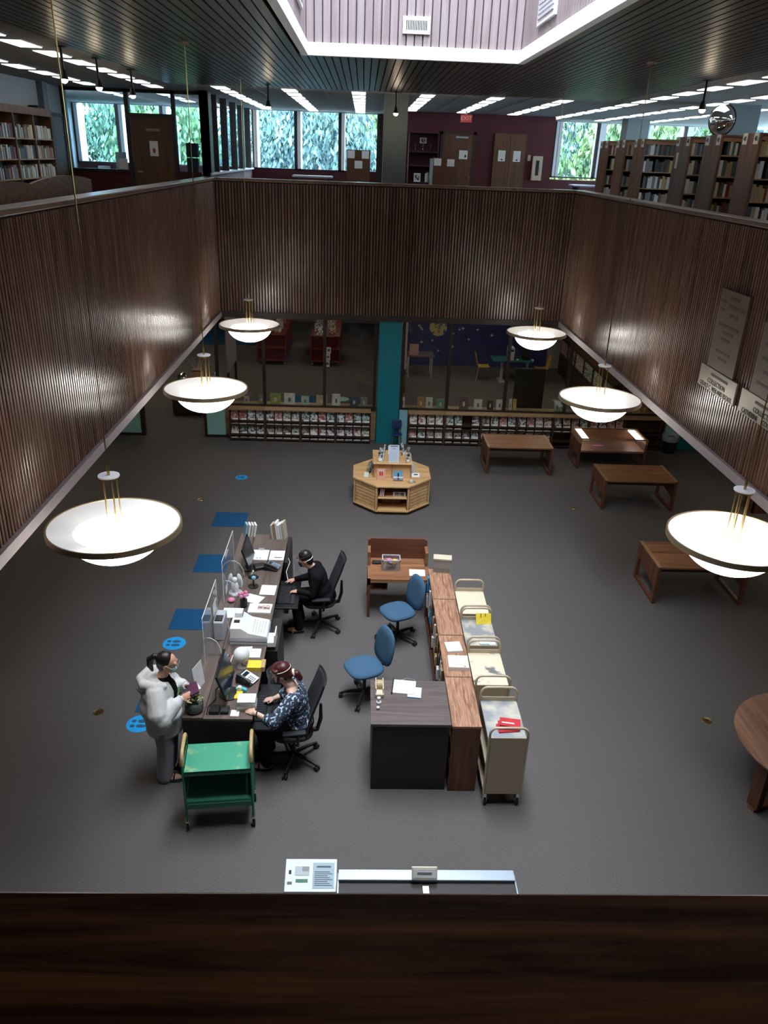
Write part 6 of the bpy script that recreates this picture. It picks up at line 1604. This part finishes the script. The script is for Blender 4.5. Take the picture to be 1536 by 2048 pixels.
def face_bits(t, L_, M0, brow=M['hairblack']):
    for sd_ in (-1,1):
        o = MB().ell(M0 @ L_(0.092,sd_*0.032,0.008),(0.011,0.011,0.011),n=10,m=8).build('eye', M['paper'], t, smooth=2)
        MB().ell(M0 @ L_(0.101,sd_*0.032,0.008),(0.004,0.006,0.006),n=8,m=6).build('iris', M['ink'], o, smooth=2)
    return

# --- woman standing at the counter
root = (-2.03, 6.82, 0.0)
pw = thing('person', 'woman in a pale hooded jacket standing at the counter holding a wallet', 'person', root)
I4 = Matrix.Identity(4)
b = MB()
L_, e_ = head(b, (0.085,0,1.50), (1,0,0), 0.18)
limb(b, [(0.01,0,1.28),(0.055,0,1.42)], [0.062,0.054])
b.ell((0,0,1.12),(0.11,0.165,0.2)); b.ell((0,0,0.92),(0.115,0.16,0.18)); b.ell((0,0,0.82),(0.12,0.175,0.12))
for s in (-1,1):
    limb(b, [(-0.01,s*0.165,1.24),(0.05,s*0.245,1.01),(0.22,s*0.115,1.12)], [0.06,0.046,0.030])
    limb(b, [(0,s*0.09,0.80),(0.02,s*0.10,0.45),(-0.03,s*0.10,0.09)], [0.085,0.060,0.042])
    b.ell((0.045,s*0.10,0.035),(0.125,0.045,0.035))
hand(b, (0.225,-0.115,1.12), (0.85,0.45,0.25), (0.1,0.6,-0.3), 1.3, 1)
hand(b, (0.225,0.115,1.12), (0.85,-0.45,0.25), (0.1,-0.6,-0.3), 1.3, -1)
fused(b, 0.007, M['skin'], 'body', pw, 4)
face_bits(pw, L_, I4)
h = MB()
h.ell((-0.03,0,1.14),(0.185,0.235,0.20)); h.ell((-0.035,0,0.96),(0.21,0.255,0.22)); h.ell((-0.01,0,0.80),(0.195,0.245,0.17)); h.tube([(-0.005,0,0.86),(0.0,0,0.635)],[0.205,0.20],20)
h.ell((-0.02,0,1.26),(0.11,0.20,0.07))
for s in (-1,1):
    limb(h, [(-0.02,s*0.17,1.23),(0.02,s*0.275,1.04),(0.06,s*0.28,0.98),(0.17,s*0.17,1.08),(0.215,s*0.125,1.115)], [0.10,0.118,0.112,0.076,0.047])
    h.ell((0.03,s*0.275,0.96),(0.095,0.075,0.075))
h.tube([(0.08,-0.10,1.27),(-0.02,-0.16,1.31),(-0.14,-0.13,1.30),(-0.20,0,1.28),(-0.14,0.13,1.30),(-0.02,0.16,1.31),(0.08,0.10,1.27)],[0.035,0.05,0.06,0.065,0.06,0.05,0.035],12)
h.ell((-0.16,0,1.22),(0.10,0.15,0.09),rot=Euler((0,0.5,0)))
hd_ = fused(h, 0.011, M['hoodie'], 'hooded_jacket', pw, 5)
for s in (-1,1): MB().tube([(0.20,s*0.135,1.105),(0.235,s*0.108,1.128)],[0.047,0.044],14).build('cuff', M['hoodie'], pw, smooth=True)
for k,(z,r) in enumerate(((1.20,0.004),(1.05,0.004))): pass
v_ = MB(); v_.ell((0.085,0,1.12),(0.085,0.085,0.19)); v_.ell((0.03,0,1.305),(0.075,0.085,0.05))
fused(v_, 0.010, M['blackcloth'], 'black_top', pw, 4)
for k in range(5): MB().tube([(0.165,-0.05+0.02*k,1.06+0.012*k),(0.172,-0.02+0.02*k,1.10+0.01*k)],0.006,6).build('shirt_print', M['glowgreen'], hd_)
tr_ = MB()
for s in (-1,1): limb(tr_, [(0,s*0.09,0.80),(0.01,s*0.105,0.45),(-0.03,s*0.105,0.06)], [0.115,0.095,0.092])
tr_.ell((0,0,0.76),(0.14,0.19,0.14))
fused(tr_, 0.011, M['trousers'], 'trousers', pw, 4)
hr = MB()
hr.ell(L_(-0.022,0,0.030),(0.096,0.084,0.100),n=18,m=12,rot=e_)
hr.ell(L_(-0.045,0,-0.02),(0.066,0.070,0.085),n=14,m=10,rot=e_)
limb(hr, [L_(-0.09,0,0.03),L_(-0.135,0,0.05),L_(-0.175,0,0.0),L_(-0.17,0,-0.07),L_(-0.14,0,-0.13)], [0.028,0.036,0.040,0.034,0.016])
fused(hr, 0.007, M['hairblack'], 'hair', pw, 3)
mk = MB(); mk.ell(L_(0.078,0,-0.055),(0.042,0.054,0.046),n=16,m=10,rot=e_)
mko = fused(mk, 0.007, M['mask'], 'face_mask', pw, 3)
for s in (-1,1): MB().tube([L_(0.07,s*0.05,-0.04),L_(0.03,s*0.074,-0.01),L_(0.0,s*0.085,0.01)],0.003,5).build('ear_loop', M['paper'], mko)
for s in (-1,1):
    MB().tube([L_(0.12,s*0.032+0.02*math.cos(a),0.012+0.017*math.sin(a)) for a in [k*math.pi/6 for k in range(12)]],0.002,5,closed=True).build('spectacle_rim', M['steel'], pw)
MB().box(-0.06,0.11,-0.052,0.052,0,0.012,Matrix.Translation((-0.03,0.0,0.0))).build('sole', M['softblack'], pw) if False else None
for s in (-1,1):
    so = MB().prism([(0.17*math.cos(a)*0.95+0.035, s*0.10+0.055*math.sin(a)) for a in [k*math.pi/10 for k in range(20)]], 0.0, 0.016).build('sandal_sole', M['softblack'], pw)
    MB().tube([(0.07,s*0.10-0.05,0.015),(0.075,s*0.10-0.03,0.062),(0.075,s*0.10+0.03,0.062),(0.07,s*0.10+0.05,0.015)],0.010,6).build('strap', M['softblack'], so)
wa = thing('wallet', 'purple wallet in the hands of the standing woman', 'wallet', (root[0]+0.335, root[1]-0.005, 1.165), 0.0)
MB().box(-0.055,0.055,-0.075,0.075,-0.014,0.014,Euler((0.3,-0.4,0.3)).to_matrix().to_4x4()).build('leather', M['purple'], wa, bevel=0.006)
MB().box(-0.045,0.07,-0.04,0.04,-0.022,-0.016,Euler((0.3,-0.4,0.6)).to_matrix().to_4x4()).build('receipt', M['paper'], wa)

def seated(label, root, skin, J, hand_n, cloth_mat, leg_mat, hair, headf, tilt, sleeve, neck_open, shoes):
    t = thing('person', label, 'person', root)
    M0 = Matrix.Translation(-Vector(root))
    b = MB()
    L_, e_ = head(b, J['head'], headf, tilt)
    limb(b, [J['neck'], Vector(J['head'])+Vector((0.015,0,-0.07))], [0.062,0.054])
    ch, pe = Vector(J['chest']), Vector(J['pelvis'])
    b.ell(ch,(0.115,0.165,0.17)); b.ell((ch+pe)/2,(0.11,0.15,0.15)); b.ell(pe,(0.13,0.17,0.11)); b.ell(Vector(J['neck'])+Vector((0.02,0,-0.05)),(0.07,0.13,0.05))
    for i, s in enumerate((-1,1)):
        a = J['arms'][i]
        limb(b, a[:3], [0.058,0.044,0.029])
        hand(b, a[2], a[3], hand_n[i], 1.0, -s)
        l = J['legs'][i]
        limb(b, l[:3], [0.085,0.062,0.042])
        b.ell(Vector(l[2])+Vector((-0.06,0,-0.055)),(0.125,0.043,0.036))
    body = fused(b, 0.007, skin, 'body', t, 4, M0)
    face_bits(t, L_, M0)
    h = MB()
    nk = Vector(J['neck'])
    h.ell(ch,(0.145,0.20,0.19)); h.ell((ch+pe)/2+Vector((0,0,-0.02)),(0.15,0.195,0.17)); h.ell(pe+Vector((0.01,0,0.0)),(0.165,0.205,0.12)); h.ell(ch+Vector((0.0,0,0.11)),(0.11,0.215,0.085))
    for i, s in enumerate((-1,1)):
        a = [Vector(p) for p in J['arms'][i][:3]]
        end = a[1].lerp(a[2], sleeve)
        limb(h, [a[0], a[1], end], [0.088,0.075 if sleeve < 0.6 else 0.066,0.068 if sleeve < 0.6 else 0.042])
    if not neck_open:
        h.ell(nk+Vector((0.02,0,-0.05)),(0.10,0.165,0.075))
        h.tube([nk+Vector((0.01,0,-0.04)), nk+Vector((-0.02,0,0.035))],[0.085,0.066],14)
    top = fused(h, 0.011, cloth_mat, 'blouse', t, 4, M0)
    g = MB()
    for i in range(2):
        l = J['legs'][i]; limb(g, l[:3], [0.115,0.088,0.072])
    g.ell(pe+Vector((0.02,0,-0.02)),(0.16,0.20,0.10))
    fused(g, 0.011, leg_mat, 'trousers', t, 4, M0)
    for i in range(2):
        l = J['legs'][i]; p = M0 @ (Vector(l[2])+Vector((-0.06,0,0)))
        so = MB().prism([(p.x+0.135*math.cos(q), p.y+0.05*math.sin(q)) for q in [k*math.pi/10 for k in range(20)]], 0.0, 0.014).build('shoe_sole', M['softblack'], t)
        MB().tube([(p.x-0.03,p.y-0.048,0.012),(p.x-0.03,p.y-0.025,0.07),(p.x-0.03,p.y+0.025,0.07),(p.x-0.03,p.y+0.048,0.012)],0.012,6).build('strap', shoes, so)
    return t, L_, e_, M0
def face_shield(t, L_, M0, band):
    arc = [(-k*0.2) for k in range(-8,9)]
    MB().tube([M0 @ L_(0.112*math.cos(a)-0.005,0.092*math.sin(a),0.055) for a in [k*math.pi/14 for k in range(28)]],0.005,6,closed=True).build('shield_band', band, t, smooth=True)
    def sheet(u, v):
        a = (u-0.5)*2.6
        p = M0 @ L_(0.03+0.125*math.cos(a)+0.03*v,0.105*math.sin(a)*(1+0.1*v),0.07-0.23*v)
        return tuple(p)
    o = MB().grid(sheet, 14, 6).build('face_shield', clearmat('shield_plastic',(0.90,0.93,0.96),0.10,0.04,0.10,(0.75,0.8,0.9)), t, smooth=2, fix=False)

# --- clerk in black at the far end
J = dict(head=(-0.715,9.80,1.165), neck=(-0.60,9.82,1.02), chest=(-0.53,9.82,0.82), pelvis=(-0.44,9.82,0.58),
    arms=[((-0.54,9.655,0.945),(-0.60,9.585,0.715),(-0.80,9.615,0.735),(-0.95,0.25,-0.12)), ((-0.56,9.985,0.945),(-0.66,10.05,0.74),(-0.87,9.945,0.745),(-0.95,-0.2,-0.12))],
    legs=[((-0.46,9.73,0.545),(-0.86,9.72,0.53),(-0.80,9.70,0.10)), ((-0.46,9.91,0.545),(-0.86,9.93,0.53),(-0.80,9.95,0.10))])
pf, L_, e_, M0 = seated('clerk dressed in black with a face shield seated at the far keyboard', (-0.50,9.82,0), M['skin'], J, ((0,0,-1),(0,0,-1)), M['blackcloth'], M['blackcloth'], None, (-1,0,0), 0.35, 0.93, False, M['tanedge'])
hr = MB(); hr.ell(L_(-0.018,0,0.035),(0.100,0.088,0.098),n=18,m=12,rot=e_); hr.ell(L_(-0.05,0,-0.03),(0.062,0.075,0.085),n=14,m=10,rot=e_)
fused(hr, 0.007, M['hairblack'], 'hair', pf, 3, M0)
fmk = MB(); fmk.ell(L_(0.072,0,-0.055),(0.045,0.055,0.05),n=14,m=10,rot=e_); fused(fmk, 0.007, M['softblack'], 'face_mask', pf, 3, M0)
face_shield(pf, L_, M0, M['softblack'])
MB().tube([M0 @ L_(0.10*math.cos(a)-0.01,0.09*math.sin(a),-0.005) for a in [math.pi*0.55+k*math.pi*0.9/10 for k in range(11)]],0.006,6).build('elastic_band', M['paper'], pf, smooth=True)

# --- woman in the floral blouse at the near end
J = dict(head=(-0.775,7.03,1.235), neck=(-0.685,7.03,1.085), chest=(-0.63,7.03,0.86), pelvis=(-0.60,7.03,0.60),
    arms=[((-0.65,6.865,0.99),(-0.84,6.68,0.84),(-1.04,6.73,0.925),(-0.85,0.45,0.0)), ((-0.66,7.195,0.99),(-0.74,7.28,0.78),(-0.88,7.20,0.755),(-0.95,-0.1,-0.1))],
    legs=[((-0.62,6.94,0.555),(-1.0,6.92,0.545),(-0.95,6.90,0.10)), ((-0.62,7.12,0.555),(-1.0,7.14,0.545),(-0.95,7.16,0.10))])
pn, L_, e_, M0 = seated('woman with auburn hair and floral navy blouse seated at the near end', (-0.66,7.03,0), M['skin2'], J, ((0,0.5,-0.8),(0,0,-1)), M['floral'], M['blackcloth'], None, (-1,0,0), 0.30, 0.30, True, M['black'])
hr = MB(); hr.ell(L_(-0.018,0,0.032),(0.104,0.092,0.102),n=18,m=12,rot=e_); hr.ell(L_(-0.05,0,-0.025),(0.070,0.080,0.08),n=14,m=10,rot=e_)
limb(hr, [L_(-0.105,0,-0.03),L_(-0.15,0,-0.06),L_(-0.165,0,-0.12)], [0.03,0.044,0.036])
for k in range(7):
    a = -1.2+k*0.4; hr.ell(L_(0.055*math.cos(a)+0.02,0.085*math.sin(a),0.075),(0.03,0.025,0.022),n=8,m=6)
hr.ell(L_(0.05,0.07,-0.05),(0.02,0.014,0.05)); hr.ell(L_(0.05,-0.07,-0.05),(0.02,0.014,0.05))
ho = fused(hr, 0.007, M['hairred'], 'hair', pn, 3, M0)
MB().tube([M0 @ (L_(-0.125,0,-0.035)+e_.to_matrix() @ Vector((0.0,0.032*math.cos(a),0.032*math.sin(a)))) for a in [k*math.pi/8 for k in range(16)]],0.014,7,closed=True).build('scrunchie', plain('pale_scrunchie', srgb(232,222,206), 0.8), ho, smooth=2)
face_shield(pn, L_, M0, M['cream'])
MB().tube([(M0 @ Vector((-1.015,6.725,0.913))+Vector((0.006*math.cos(a),0.036*math.cos(a),0.034*math.sin(a)))) for a in [k*math.pi/8 for k in range(16)]],0.007,6,closed=True).build('wristwatch', M['ink'], pn)
ms = thing('mouse', 'black computer mouse under the right hand of the floral clerk', 'mouse', (-0.985, 7.19, 0.685))
MB().ell((0,0,0.012),(0.05,0.03,0.022)).build('shell', M['black'], ms, smooth=2); MB().cyl((-0.03,0.0,0.03),(-0.02,0.0,0.036),0.005,n=8).build('wheel', M['greyplastic'], ms)

# ------------------------------------------------------------------ unseen ceiling lights added to brighten the rooms round the well
lt = thing('added_lower_light', 'x', 'ceiling light', (0,0,0), 0, 'added lower ceiling lights')
B(-0.34,0.34,-0.64,0.64,-0.012,0.0).build('frame', M['white'], lt)
B(-0.3,0.3,-0.6,0.6,-0.024,-0.012).build('diffuser', plain('added_lower_diffuser', (0.9,0.9,0.9), 0.4, emit=(1.0,0.90,0.74), estr=5.0), lt)
for i, (x, y) in enumerate(((-5.5,20.6),(-2.0,20.6),(3.2,20.6),(-5.5,24.5),(-2.0,24.0),(3.2,23.6),(5.6,22.0),(-4.2,28.5),(-0.8,28.5),(-6.5,8.0),(-6.5,14.0),(8.2,8.0),(8.2,14.0))):
    o = lt if i == 0 else dup(lt)
    o.location = (x, y, Z_LOW+0.1); o['label'] = '%s added lower ceiling light %s' % (ORD[i if y > 18 else i-9], 'over the room behind the glass' if y > 18 else 'under the side galleries')
bpy.data.objects.remove(bpy.data.objects['never']) if 'never' in bpy.data.objects else None
